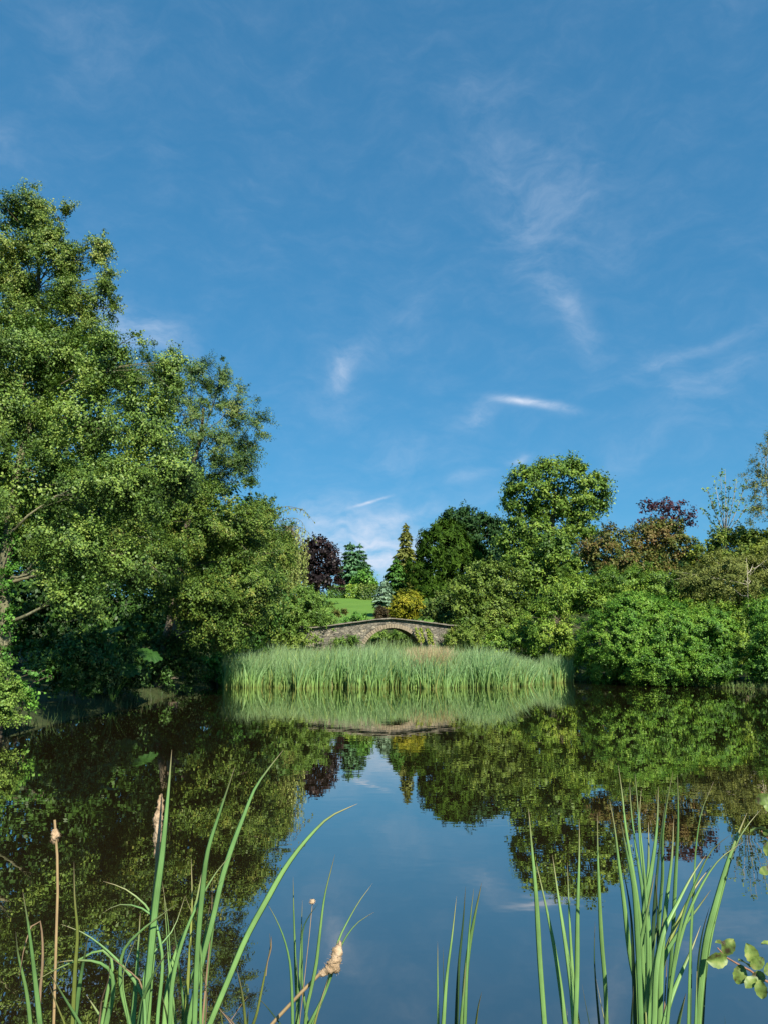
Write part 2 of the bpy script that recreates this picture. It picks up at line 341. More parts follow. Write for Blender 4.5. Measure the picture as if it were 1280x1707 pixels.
def conifer(name, label, Y, px, top, bot, half, mat, seed, L=.5, W=.12, droop=.25, levels=22, gz=0., power=.8, group=None, dens=1., lean=0.):
    rng = np.random.default_rng(seed)
    t = P(px + lean, top, Y); b = P(px, bot, Y); hw = half * pxs(px, bot, Y)
    H = t.z - b.z
    C, Nn, A, T = [], [], [], []
    tb = Tubes(); tb.add([(b.x, Y, gz - .2), (b.x, Y, b.z), ((b.x + t.x) / 2, Y, (b.z + t.z) / 2), t], [hw * .06 + .08, hw * .05 + .06, .06, .015], 8)
    for i in range(levels):
        f = (i + rng.uniform(-.3, .3)) / levels; f = min(max(f, 0), .985)
        z = b.z + H * f; x0 = b.x + (t.x - b.x) * f
        rad = hw * (1 - f) ** power * rng.uniform(.68, 1.2) + .12
        nb = max(5, int(11 * dens * (rad / hw) ** .5 + 3))
        for j in range(nb):
            a = 2 * math.pi * (j + rng.uniform(-.35, .35)) / nb + i * 2.4
            d = np.array([math.cos(a), math.sin(a), 0]); ln = rad * rng.uniform(.7, 1.12)
            p0 = np.array([x0, Y, z]); e = p0 + d * ln + np.array([0, 0, -droop * ln + rng.normal(0, .06 * ln)])
            pts = bez(p0, (p0 + e) / 2 + [0, 0, .10 * ln], e, 5)
            tb.add(pts, np.linspace(.03, .008, 5), 4)
            m = max(4, int(ln / L * 9 * dens)); s = rng.uniform(.15, 1.0, m) ** .75
            q = (1 - s)[:, None] ** 2 * p0 + (2 * s * (1 - s))[:, None] * ((p0 + e) / 2 + [0, 0, .1 * ln]) + (s * s)[:, None] * e
            side = np.cross(d, [0, 0, 1.]); q = q + side * (rng.normal(0, .16, m) * ln * (1.05 - s * .6))[:, None] + rng.normal(0, .07 * L, (m, 3))
            C.append(q); A.append(d * .9 + side * rng.normal(0, .55, m)[:, None] + np.array([0, 0, -.15]) + rng.normal(0, .15, (m, 3)))
            Nn.append(d * .35 + np.array([0, 0, .9]) + rng.normal(0, .35, (m, 3))); T.append(np.clip(rng.normal(.45, .15, m) + rng.normal(0, .08), 0, 1))
    # leader
    m = 14; C.append(np.array([t.x, Y, t.z]) - np.array([0, 0, 1]) * rng.uniform(0, H * .06, m)[:, None]); A.append(rng.normal(0, .5, (m, 3)) + [0, 0, 1]); Nn.append(rng.normal(size=(m, 3))); T.append(rng.uniform(.3, .7, m))
    C, A, Nn, T = map(np.concatenate, (C, A, Nn, T)); s = rng.uniform(.7, 1.25, len(C))
    V, Q, TT = leaf_arrays(C, Nn, A, L * s, W * s, T, fold=.3); NLEAF[0] += len(Q)
    root = empty(name, (b.x, Y, gz), label, 'tree', group)
    tb.build('trunk', M['bark'], root); mesh_np('crown', V, Q, M[mat], root, {'tint': TT})
    return root

# ------------------------------------------------------------------ ground, lawn, water
POND = [(-9.8, 1.3), (-3, .9), (5, .9), (14, 2), (24, 7), (28, 20), (23, 30), (17.6, 34.6), (14, 37.6), (10.0, 41.5), (8.2, 45), (4, 46.5), (-3, 46.5), (-7.5, 45), (-8.0, 37), (-8.5, 29), (-8.7, 23), (-8.8, 19), (-9.8, 15), (-11.2, 8)]
def pond_sd(X, Y):
    n = len(POND); d = np.full(X.shape, 1e9); ins = np.zeros(X.shape, bool)
    for i in range(n):
        ax, ay = POND[i]; bx, by = POND[(i + 1) % n]
        ex, ey = bx - ax, by - ay; t = np.clip(((X - ax) * ex + (Y - ay) * ey) / (ex * ex + ey * ey), 0, 1)
        d = np.minimum(d, np.hypot(X - ax - t * ex, Y - ay - t * ey))
        c = ((ay > Y) != (by > Y)) & (X < (bx - ax) * (Y - ay) / ((by - ay) if by != ay else 1e-9) + ax)
        ins ^= c
    return np.where(ins, -d, d)
def sst(a, b, x): t = np.clip((x - a) / (b - a), 0, 1); return t * t * (3 - 2 * t)
def gz(X, Y):
    X = np.asarray(X, float); Y = np.asarray(Y, float); sd = pond_sd(X, Y)
    z = np.where(sd < 0, -np.minimum(.9, -sd * .35), .32 * sst(0, .7, sd))
    hill = np.interp(Y, [46, 52, 60, 85, 120, 400], [0, 1.0, 3.25, 6.45, 8.0, 9.0])
    side = .9 * sst(3, 14, sd) * (1 - sst(46, 60, Y))
    return z + np.where(sd > 0, hill + side, 0) + .05 * np.sin(X * 1.3) * np.sin(Y * 1.1) * sst(.5, 3, sd)
def gz1(x, y): return float(gz(np.array([x]), np.array([y]))[0])
def grid(xs, ys, dz=0.):
    X, Y = np.meshgrid(xs, ys); Z = gz(X, Y) + dz; V = np.stack([X, Y, Z], -1).reshape(-1, 3)
    nx, ny = len(xs), len(ys); i = np.arange(ny - 1)[:, None] * nx + np.arange(nx - 1)[None]
    return V, np.stack([i, i + 1, i + nx + 1, i + nx], -1).reshape(-1, 4).astype(np.int32)
M['ground'] = simple_mat('ground_soil_and_grass', [(.022, .032, .011), (.042, .056, .018), (.075, .09, .03)], scale=.8, bump=.6)
M['lawn'] = simple_mat('mown_lawn', [(.085, .185, .028), (.105, .21, .032), (.125, .23, .038)], scale=.35, bump=.5, bscale=30, dist=.03)
xs = np.unique(np.concatenate([np.linspace(-2500, -60, 12), np.linspace(-60, 60, 161), np.linspace(60, 2500, 12)]))
ys = np.unique(np.concatenate([np.linspace(-1500, -10, 10), np.linspace(-10, 130, 188), np.linspace(130, 3000, 14)]))
V, Q = grid(xs, ys); tag(mesh_np('ground', V, Q, M['ground'], smooth=True), kind='structure')
V, Q = grid(np.linspace(-22, 8, 61), np.linspace(57.5, 112, 110), .03); tag(mesh_np('lawn', V, Q, M['lawn'], smooth=True), kind='structure')

def water_mat():
    m, N, L = new_mat('pond_water')
    out = N.new('ShaderNodeOutputMaterial'); df = N.new('ShaderNodeBsdfDiffuse'); df.inputs[0].default_value = (.018, .013, .006, 1)
    gl = N.new('ShaderNodeBsdfGlossy'); gl.inputs['Roughness'].default_value = .0; gl.inputs[0].default_value = (.97, .93, .86, 1)
    fr = N.new('ShaderNodeFresnel'); fr.inputs[0].default_value = 1.33
    tc = N.new('ShaderNodeTexCoord')
    def nz(sc, stretch, det=2):
        mp = N.new('ShaderNodeMapping'); mp.inputs['Scale'].default_value = stretch; L.new(tc.outputs['Object'], mp.inputs[0])
        n = N.new('ShaderNodeTexNoise'); n.inputs['Scale'].default_value = sc; n.inputs['Detail'].default_value = det; L.new(mp.outputs[0], n.inputs['Vector']); return n.outputs[0]
    # ripples are stronger on the open right-hand side, glassy elsewhere
    area = nz(.09, (1, 1, 1), 1)
    mr = N.new('ShaderNodeMapRange'); mr.inputs[1].default_value = .35; mr.inputs[2].default_value = .7; mr.inputs[3].default_value = .25; mr.inputs[4].default_value = 1.0; L.new(area, mr.inputs[0])
    a = N.new('ShaderNodeMath'); a.operation = 'MULTIPLY'; L.new(nz(2.2, (.8, 1.3, 1)), a.inputs[0]); L.new(mr.outputs[0], a.inputs[1])
    bp = N.new('ShaderNodeBump'); bp.inputs['Strength'].default_value = 1; bp.inputs['Distance'].default_value = .0016
    L.new(a.outputs[0], bp.inputs['Height'])
    for n in (gl, fr): L.new(bp.outputs[0], n.inputs['Normal'])
    pw = N.new('ShaderNodeMath'); pw.operation = 'POWER'; L.new(fr.outputs[0], pw.inputs[0]); pw.inputs[1].default_value = .34
    mx = N.new('ShaderNodeMixShader'); L.new(pw.outputs[0], mx.inputs[0]); L.new(df.outputs[0], mx.inputs[1]); L.new(gl.outputs[0], mx.inputs[2]); L.new(mx.outputs[0], out.inputs[0])
    return m
M['water'] = water_mat()
wv = [(x, y, 0.) for x, y in [(-13, .3), (30, .3), (30, 47.6), (-13, 47.6)]]
tag(mesh_np('pond_water', wv, [(0, 1, 2, 3)], M['water']), kind='structure')

# ------------------------------------------------------------------ stone bridge
def stone_mat(name, cols, sc=2.2, mortar=(.085, .078, .062), msz=.035):
    m, N, L = new_mat(name)
    out = N.new('ShaderNodeOutputMaterial'); b = N.new('ShaderNodeBsdfPrincipled'); b.inputs['Roughness'].default_value = .9; b.inputs['Specular IOR Level'].default_value = .15
    tc = N.new('ShaderNodeTexCoord'); mp = N.new('ShaderNodeMapping'); mp.inputs['Rotation'].default_value = (math.radians(90), 0, 0); L.new(tc.outputs['Object'], mp.inputs[0])
    mp.inputs['Rotation'].default_value = (0, 0, 0); mp.inputs['Scale'].default_value = (3.6, 3.6, 6.2)
    vo = N.new('ShaderNodeTexVoronoi'); vo.inputs['Scale'].default_value = 1.25; L.new(mp.outputs[0], vo.inputs['Vector'])
    ve = N.new('ShaderNodeTexVoronoi'); ve.feature = 'DISTANCE_TO_EDGE'; ve.inputs['Scale'].default_value = 1.25; L.new(mp.outputs[0], ve.inputs['Vector'])
    sx = N.new('ShaderNodeSeparateXYZ'); L.new(vo.outputs['Color'], sx.inputs[0])
    cr_ = ramp(N, [(0, cols[0]), (.55, cols[1]), (.85, cols[2]), (1, cols[3])]); L.new(sx.outputs[0], cr_.inputs[0])
    ed = N.new('ShaderNodeMapRange'); ed.inputs[1].default_value = .015; ed.inputs[2].default_value = .06; L.new(ve.outputs['Distance'], ed.inputs[0])
    br = N.new('ShaderNodeMix'); br.data_type = 'RGBA'; L.new(ed.outputs[0], br.inputs[0]); br.inputs[6].default_value = (*mortar, 1); L.new(cr_.outputs[0], br.inputs[7])
    nz = N.new('ShaderNodeTexNoise'); nz.inputs['Scale'].default_value = 2.6; nz.inputs['Detail'].default_value = 8; nz.inputs['Roughness'].default_value = .7; L.new(tc.outputs['Object'], nz.inputs['Vector'])
    r = ramp(N, [(.30, (.35, .34, .30)), (.5, (1, 1, 1)), (.62, (1.0, .95, .85)), (.74, (1.5, 1.4, 1.2))]); L.new(nz.outputs[0], r.inputs[0])
    mx = N.new('ShaderNodeMix'); mx.data_type = 'RGBA'; mx.blend_type = 'MULTIPLY'; mx.inputs[0].default_value = 1; L.new(br.outputs[2], mx.inputs[6]); L.new(r.outputs[0], mx.inputs[7]); L.new(mx.outputs[2], b.inputs['Base Color'])
    bp = N.new('ShaderNodeBump'); bp.inputs['Strength'].default_value = .8; bp.inputs['Distance'].default_value = .04
    ad = N.new('ShaderNodeMath'); ad.operation = 'MULTIPLY_ADD'; L.new(ed.outputs[0], ad.inputs[0]); ad.inputs[1].default_value = .6; L.new(nz.outputs[0], ad.inputs[2])
    L.new(ad.outputs[0], bp.inputs['Height']); L.new(bp.outputs[0], b.inputs['Normal']); L.new(b.outputs[0], out.inputs[0]); return m
M['stone'] = stone_mat('bridge_rubble', [(.125, .118, .10), (.20, .186, .152), (.24, .22, .175), (.34, .305, .235)])
M['ringstone'] = simple_mat('arch_stone', [(.15, .125, .09), (.26, .215, .15), (.34, .285, .205)], scale=5, bump=.5)
M['coping'] = simple_mat('coping_stone', [(.12, .11, .09), (.20, .18, .145), (.26, .235, .19)], scale=4, bump=.5)
def build_bridge():
    Y = 48.0; s = pxs(650, 1060, Y); o = P(650, 1073, Y)          # arch centre at springing level
    zb = .3
    root = empty('stone_bridge', (o.x, Y, zb), 'small humpbacked stone bridge with one round arch behind the reed bed', 'bridge'); root.rotation_euler = (0, 0, math.radians(7))
    zs = o.z - zb                                                    # springing height above base
    half = 45 * s; rise = 26 * s; Rr = (half * half + rise * rise) / (2 * rise); zc = zs + rise - Rr
    def topz(x): 
        u = x / s                                                   # parapet line read along the bridge
        pts = [(-170, -27), (-125, -25), (-90, -30), (-60, -34), (-30, -38.2), (0, -40), (30, -37.2), (60, -33.6), (90, -29.5), (130, -26), (180, -23)]
        return zs - np.interp(u, [p[0] for p in pts], [p[1] for p in pts]) * s
    W = 2.4
    xl, xr = -150 * s, 112 * s
    ang = math.asin(half / Rr); arch = [(Rr * math.sin(a), zc + Rr * math.cos(a)) for a in np.linspace(-ang, ang, 25)]
    def wall(y0, y1, name, x_off=0):
        Vv, Ff = [], []
        # columns of quads: outside the arch full height, over the arch from arch line to top
        xsn = sorted(set([xl + i * (-half - xl) / 12 for i in range(13)] + [a[0] for a in arch[1:-1]] + [half + i * (xr - half) / 12 for i in range(13)]))
        cols = []
        for x in xsn:
            xb = min(max(x, -half), half); zlow = None
            if -half - 1e-6 < x < half + 1e-6: zlow = zc + math.sqrt(max(Rr * Rr - x * x, 0))
            cols.append((x, zlow, topz(x)))
        nzv = 5
        def col(x, z0, z1, y): 
            i = len(Vv); Vv.extend([(x, y, z0 + (z1 - z0) * k / nzv) for k in range(nzv + 1)]); return i
        for (xa, la, ta), (xb, lb, tb_) in zip(cols, cols[1:]):
            inside = la is not None and lb is not None and xa >= -half - 1e-6 and xb <= half + 1e-6
            z0a, z0b = (la, lb) if inside else (-.6, -.6)
            for y, flip in ((y0, False), (y1, True)):
                ia = col(xa, z0a, ta, y); ib = col(xb, z0b, tb_, y)
                for k in range(nzv):
                    f = (ia + k, ib + k, ib + k + 1, ia + k + 1); Ff.append(f[::-1] if flip else f)
            for (pa, pb, rev) in (((xa, ta), (xb, tb_), False), ((xa, z0a), (xb, z0b), True)):
                i = len(Vv); Vv.extend([(pa[0], y0, pa[1]), (pb[0], y0, pb[1]), (pb[0], y1, pb[1]), (pa[0], y1, pa[1])]); Ff.append((i, i + 1, i + 2, i + 3) if not rev else (i + 3, i + 2, i + 1, i))
        for x, sg in ((-half, 1), (half, -1)):                      # jambs below the springing
            i = len(Vv); z1 = zs; Vv.extend([(x, y0, -.6), (x, y1, -.6), (x, y1, z1), (x, y0, z1)]); Ff.append((i, i + 1, i + 2, i + 3))
        me = bpy.data.meshes.new(name); me.from_pydata(Vv, [], Ff); me.update(); me.materials.append(M['stone'])
        ob = bpy.data.objects.new(name, me); COL.objects.link(ob); ob.parent = root; return ob
    wall(-W / 2, W / 2, 'wall')
    # voussoirs: separate wedge stones in one ring, both faces
    rng = random.Random(4); n = 27
    for yf in (-1, 1):
        Vv, Ff = [], []
        for i in range(n):
            a0 = -ang * 1.02 + 2.04 * ang * i / n + .006; a1 = -ang * 1.02 + 2.04 * ang * (i + 1) / n - .006
            ro = Rr + 5.6 * s + rng.uniform(-.02, .03); ri = Rr - .015
            ya = yf * (W / 2 - .12); yb = yf * (W / 2 + .035 + rng.uniform(0, .02)); b0 = len(Vv)
            for y in (ya, yb):
                for (r_, a_) in ((ri, a0), (ri, a1), (ro, a1), (ro, a0)): Vv.append((r_ * math.sin(a_), y, zc + r_ * math.cos(a_)))
            Ff += [tuple(b0 + q for q in f) for f in ((0, 1, 2, 3), (4, 7, 6, 5), (0, 4, 5, 1), (1, 5, 6, 2), (2, 6, 7, 3), (3, 7, 4, 0))]
        me = bpy.data.meshes.new('arch_ring'); me.from_pydata(Vv, [], Ff); me.update(); me.materials.append(M['ringstone'])
        ob = bpy.data.objects.new('arch_ring', me); COL.objects.link(ob); ob.parent = root
    for yf in (-1, 1):                                               # coping slabs on both parapets
        Vv, Ff = [], []; n = 34
        for i in range(n):
            xa = xl + (xr - xl) * i / n + .006; xb = xl + (xr - xl) * (i + 1) / n - .006; h = .05 + rng.uniform(0, .03); b0 = len(Vv)
            for y in (yf * W / 2 - .21, yf * W / 2 + .07):
                for x, dz in ((xa, .004), (xb, .004), (xb, h), (xa, h)): Vv.append((x, y, topz(x) + dz))
            Ff += [tuple(b0 + q for q in f) for f in ((0, 1, 2, 3), (4, 7, 6, 5), (0, 4, 5, 1), (1, 5, 6, 2), (2, 6, 7, 3), (3, 7, 4, 0))]
        me = bpy.data.meshes.new('coping'); me.from_pydata(Vv, [], Ff); me.update(); me.materials.append(M['coping'])
        ob = bpy.data.objects.new('coping', me); COL.objects.link(ob); ob.parent = root
build_bridge()

# ------------------------------------------------------------------ trees and shrubs
def gp(px, py, Y, dz=0): p = P(px, py, Y); return gz1(p.x, Y)
# --- left bank
x0 = P(6, 1100, 20).x
plant('alder_tree', 'tallest tree at left edge, its open top standing alone against the sky', 'tree', 23,
      [(48, 368, 62, 52), (112, 358, 20, 36), (10, 410, 62, 66), (85, 430, 62, 58), (168, 420, 28, 40), (182, 472, 24, 44), (140, 505, 60, 28), (188, 505, 22, 30), (100, 545, 90, 40), (20, 540, 80, 40), (-50, 450, 80, 110), (30, 480, 60, 30), (60, 640, 150, 110)],
      'alder_light', .088, .058, r=.40, dens=1.15, cov=1.35, seed=11, fill=.35, spray=.2, trunk=[(P(-60, 1100, 23.5).x, 23.5, .3), P(-30, 900, 23.3), P(20, 720, 23.2), P(62, 560, 23), P(66, 400, 23)], trad=.14, twigs=9)
plant('lime_tree', 'broad leafy tree with pale lit trunk at the left edge of the water', 'tree', 19.5,
      [(60, 590, 88, 66), (165, 605, 76, 60), (232, 568, 26, 40), (288, 620, 42, 50), (0, 690, 110, 110), (140, 700, 105, 90), (245, 715, 80, 85), (60, 815, 115, 80), (185, 815, 95, 70, -.6),
       (30, 905, 62, 44), (130, 915, 90, 55, -.8), (128, 1005, 62, 44, -1.2), (215, 940, 60, 45, -.4), (85, 960, 45, 40, -1.0), (290, 800, 60, 60)],
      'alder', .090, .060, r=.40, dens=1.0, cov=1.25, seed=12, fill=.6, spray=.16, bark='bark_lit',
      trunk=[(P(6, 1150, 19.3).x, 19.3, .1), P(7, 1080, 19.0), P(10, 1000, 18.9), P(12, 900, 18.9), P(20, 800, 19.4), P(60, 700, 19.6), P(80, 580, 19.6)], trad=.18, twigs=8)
plant('ash_tree', 'darker feathery ash tree with thin sky gaps behind the left bank canopy', 'tree', 34,
      [(320, 632, 52, 52), (372, 640, 24, 48), (395, 690, 42, 46), (432, 712, 24, 42), (350, 740, 72, 60), (404, 772, 36, 36), (300, 700, 60, 76), (300, 800, 80, 60), (250, 640, 60, 70)],
      'ash', .15, .05, r=.5, dens=.85, cov=1.15, seed=13, fill=.15, spray=.3, trunk=[(P(290, 1100, 34.5).x, 34.5, .5), P(305, 950, 34.3), P(325, 800, 34), P(340, 680, 34)], trad=.2, twigs=12)
plant('beech_tree', 'spreading olive green tree whose lower boughs hang over the dark left bank', 'tree', 31,
      [(398, 885, 76, 52), (436, 858, 40, 34, 6), (462, 920, 42, 66, 9), (340, 895, 85, 62), (255, 945, 80, 55, -4), (400, 985, 82, 72), (325, 1000, 75, 55, -2), (300, 835, 85, 55), (446, 1010, 44, 46, 10), (370, 1045, 60, 40, -1), (185, 900, 80, 60, -6), (420, 940, 60, 60, 4)],
      'over', .115, .076, r=.46, dens=1.05, cov=1.3, seed=14, fill=.7, spray=.18, trunk=[(P(265, 1120, 31.5).x, 31.5, .3), P(290, 1000, 31.3), P(330, 900, 31)], trad=.2, twigs=8)
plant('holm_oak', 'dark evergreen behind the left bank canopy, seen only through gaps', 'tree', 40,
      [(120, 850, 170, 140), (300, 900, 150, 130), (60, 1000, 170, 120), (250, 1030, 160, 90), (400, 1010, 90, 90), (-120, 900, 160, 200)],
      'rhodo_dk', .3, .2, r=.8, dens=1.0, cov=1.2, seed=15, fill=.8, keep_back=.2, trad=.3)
# weeping birch
def weeping(name, label, Y, top, spread, n, y0, y1, mat, seed, L, W, trunk_px, cat='tree', arch=None):
    rng = np.random.default_rng(seed); tb = Tubes(); C, A, T = [], [], []
    base = P(trunk_px, 1110, Y); g = gz1(base.x, Y); tp = P(*top, Y)
    tb.add(bez((base.x, Y, g - .1), ((base.x + tp.x) / 2, Y, tp.z * .6), tp, 8), np.linspace(.13, .03, 8), 8)
    ends = []
    for i in range(n):
        px = top[0] + rng.normal(-4, spread * .62); py = rng.uniform(y0, y0 + 50); s = P(px, py, Y + rng.uniform(-1, 1)); ln = rng.uniform(.35, 1.) * (y1 - y0) * pxs(px, py, Y)
        e = s + Vector((rng.normal(0, .12), rng.normal(0, .12), -ln)); tb.add(bez(tp, (tp + s) / 2 + Vector((0, 0, .35)), s, 5), [.02, .015, .012, .009, .007], 4)
        pts = bez(s, (s + e) / 2 + Vector((rng.normal(0, .08), 0, 0)), e, 6); tb.add(pts, np.linspace(.008, .003, 6), 3)
        m = int(ln / L * 6); t = rng.random(m); q = np.stack([np.interp(t * 5, np.arange(6), pts[:, k]) for k in range(3)], 1)
        C.append(q + rng.normal(0, .06, (m, 3))); A.append(rng.normal(0, .4, (m, 3)) + [0, 0, -1]); T.append(rng.uniform(.2, .9, m))
    for a in arch or []:
        pts = np.array([tuple(P(x, y, Y)) for x, y in a]); tb.add(bez(pts[0], pts[1], pts[2], 9), np.linspace(.022, .005, 9), 4)
        p = bez(pts[0], pts[1], pts[2], 30); 
        for q in p[8::3]:
            e = q + np.array([rng.normal(.1, .15), 0, -rng.uniform(.1, .5)]); tb.add([q, (q + e) / 2 + [0.03, 0, 0], e], [.006, .005, .003], 3)
            m = 5; t = rng.random(m)[:, None]; C.append(q + (e - q) * t); A.append(rng.normal(0, .5, (m, 3)) + [0, 0, -1]); T.append(rng.uniform(.2, .9, m))
    C, A, T = map(np.concatenate, (C, A, T)); s = rng.uniform(.7, 1.2, len(C))
    V, Q, TT = leaf_arrays(C, rng.normal(size=C.shape) + [0, -.8, .3], A, L * s, W * s, T); NLEAF[0] += len(Q)
    root = empty(name, (base.x, Y, g), label, cat); tb.build('trunk', M['bark'], root); mesh_np('crown', V, Q, M[mat], root, {'tint': TT})
weeping('weeping_birch', 'pale weeping birch with hanging sprays and bare arching twigs against the sky', 49, (484, 880), 22, 110, 880, 1010, 'weep', 16, .15, .07, 440,
        arch=[((462, 860), (500, 830), (522, 868)), ((465, 870), (505, 850), (512, 890)), ((460, 850), (480, 838), (508, 852)), ((470, 880), (505, 868), (524, 900))])
plant('willow_shrub', 'light green willow bush at the left end of the stone bridge', 'shrub', 47, [(520, 1015, 40, 36), (478, 1030, 46, 38), (540, 1042, 26, 18), (500, 1055, 40, 22), (555, 1035, 12, 12), (505, 985, 22, 18)],
      'bush', .19, .075, r=.5, dens=1.2, cov=1.5, seed=17, fill=.6, spray=.25, crown='foliage', stem='stem', trad=.07, gz=.3)
plant('willow_shrub', 'drab grey-green thicket bush at the left end of the reed bed', 'shrub', 46.4, [(455, 1060, 38, 26), (495, 1068, 34, 16), (430, 1040, 26, 30), (522, 1064, 20, 15)],
      'olive', .18, .09, r=.45, dens=1.2, cov=1.4, seed=18, fill=.6, crown='foliage', stem='stem', trad=.06, gz=.3)
plant('elder_shrub', 'bright green leafy shrub at the waterline left of the reed bed', 'shrub', 37.2, [(362, 1095, 30, 44), (348, 1062, 26, 30), (392, 1068, 22, 22), (335, 1100, 26, 40), (380, 1110, 16, 26)],
      'bright', .17, .115, r=.38, dens=1.1, cov=1.2, seed=19, fill=.4, spray=.25, crown='foliage', stem='stem', trad=.05, gz=.15)
plant('hedge_shrub', 'pale green shrub spilling over the bank below the lit trunk', 'shrub', 18, [(8, 1170, 34, 36), (-40, 1150, 60, 60), (26, 1150, 20, 34), (-10, 1115, 32, 30), (14, 1192, 26, 20)],
      'bush', .08, .05, r=.24, dens=1.2, cov=1.5, seed=20, fill=.5, crown='foliage', stem='stem', trad=.05, gz=.1)
plant('hedge_shrub', 'green broad-leaved shrub just right of the lit trunk, in front of the shade', 'shrub', 18.5, [(62, 1125, 26, 15), (45, 1150, 24, 26), (85, 1130, 12, 10), (50, 1175, 20, 20)],
      'bright', .12, .08, r=.22, dens=1.0, cov=1.1, seed=21, fill=.3, spray=.3, crown='foliage', stem='stem', trad=.03, gz=.1, trunk=[(P(28, 1200, 18.7).x, 18.7, .1), P(40, 1160, 18.6), P(60, 1130, 18.5)])
plant('ivy_plant', 'ivy climbing the lit trunk at the left edge', 'climber', 18.85, [(20, 960, 10, 46), (18, 1040, 11, 40), (-4, 1000, 10, 60), (24, 900, 9, 30), (14, 1095, 14, 30), (0, 900, 8, 40)], 'bright', .09, .07, r=.16, dens=.9, cov=.9, seed=22, fill=.1, crown='foliage', stem='stem', trad=.015, gz=.1)
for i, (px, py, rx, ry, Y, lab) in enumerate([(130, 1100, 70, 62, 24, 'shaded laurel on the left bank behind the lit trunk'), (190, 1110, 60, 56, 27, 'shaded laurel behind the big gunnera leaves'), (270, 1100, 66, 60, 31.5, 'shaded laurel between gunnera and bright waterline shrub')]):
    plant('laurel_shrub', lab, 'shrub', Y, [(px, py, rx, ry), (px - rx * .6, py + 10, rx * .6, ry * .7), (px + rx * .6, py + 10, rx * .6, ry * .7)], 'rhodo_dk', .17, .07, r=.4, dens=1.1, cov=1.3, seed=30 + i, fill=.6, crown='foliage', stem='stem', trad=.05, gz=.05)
# gunnera
def gunnera():
    Y = 26; c = P(190, 1120, Y); g = gz1(c.x, Y)
    root = empty('gunnera_plant', (c.x, Y, g), 'giant gunnera with umbrella leaves in the shade of the left bank', 'plant')
    rng = random.Random(5)
    for px, py, r, tx, tz in [(252, 1088, .40, .5, .25), (192, 1046, .44, -.2, .15), (185, 1078, .34, .3, .5), (150, 1062, .40, -.5, .2), (218, 1112, .38, .1, .5), (165, 1112, .36, -.6, .4)]:
        p = P(px, py, Y + rng.uniform(-.5, .4)); n = Vector((tx, -tz * 1.4, .9)).normalized(); a = n.orthogonal().normalized(); b = n.cross(a)
        Vv = [tuple(p - n * .06)]; Ff = []; m = 42
        for ring, f in ((1, .35), (2, .7), (3, 1.0)):
            for k in range(m):
                t = 2 * math.pi * k / m; lob = 1 + (.20 * abs(math.sin(t * 3.5)) - .1 + rng.uniform(-.05, .05)) * (ring / 3)
                q = p + (a * math.cos(t) + b * math.sin(t)) * r * f * lob - n * (.10 * f * f) + n * .035 * math.sin(t * 14) * f; Vv.append(tuple(q))
        for k in range(m):
            k2 = (k + 1) % m; Ff.append((0, 1 + k, 1 + k2))
            for ring in (0, 1): Ff.append((1 + ring * m + k, 1 + (ring + 1) * m + k, 1 + (ring + 1) * m + k2, 1 + ring * m + k2))
        me_o = mesh_np('leaf', Vv, Ff, M['gun'], root, {'tint': np.full(len(Vv), rng.uniform(.3, .8))}, smooth=True)
        tb = Tubes(); tb.add(bez((c.x, Y, g - .05), ((c.x + p.x) / 2, Y, p.z * .7), p - n * .06, 7), np.linspace(.03, .018, 7), 6); tb.build('stalk', M['bush'], root)
gunnera()

# --- far middle
plant('copper_beech', 'dark purple copper beech above the lawn', 'tree', 74, [(528, 908, 28, 24), (545, 920, 22, 28), (515, 930, 28, 40), (552, 948, 22, 34), (530, 965, 38, 28), (560, 965, 14, 20), (495, 940, 30, 40)],
      'copper', .34, .24, r=.75, dens=1.2, cov=1.5, seed=40, fill=.7, gz=gp(530, 985, 74), trad=.3)
conifer('pine_tree', 'blue-green conifer with two tops behind the copper beech', 88, 588, 905, 985, 30, 'bluecon', 41, L=.55, W=.2, droop=.05, levels=14, gz=6.4, power=.55, dens=1.2, lean=-4)
conifer('fir_tree', 'slim blue-green fir close beside the two-topped conifer', 91, 600, 907, 985, 24, 'bluecon', 42, L=.55, W=.2, droop=.0, levels=13, gz=6.6, power=.55, dens=1.2)
plant('bay_shrub', 'rounded bright green shrub rising behind the clipped hedge', 'shrub', 84, [(607, 968, 24, 20), (592, 975, 14, 14), (622, 975, 12, 14)], 'bright', .35, .22, r=.6, dens=1.2, cov=1.5, seed=43, fill=.6, crown='foliage', stem='stem', gz=gp(607, 985, 84), trad=.1)
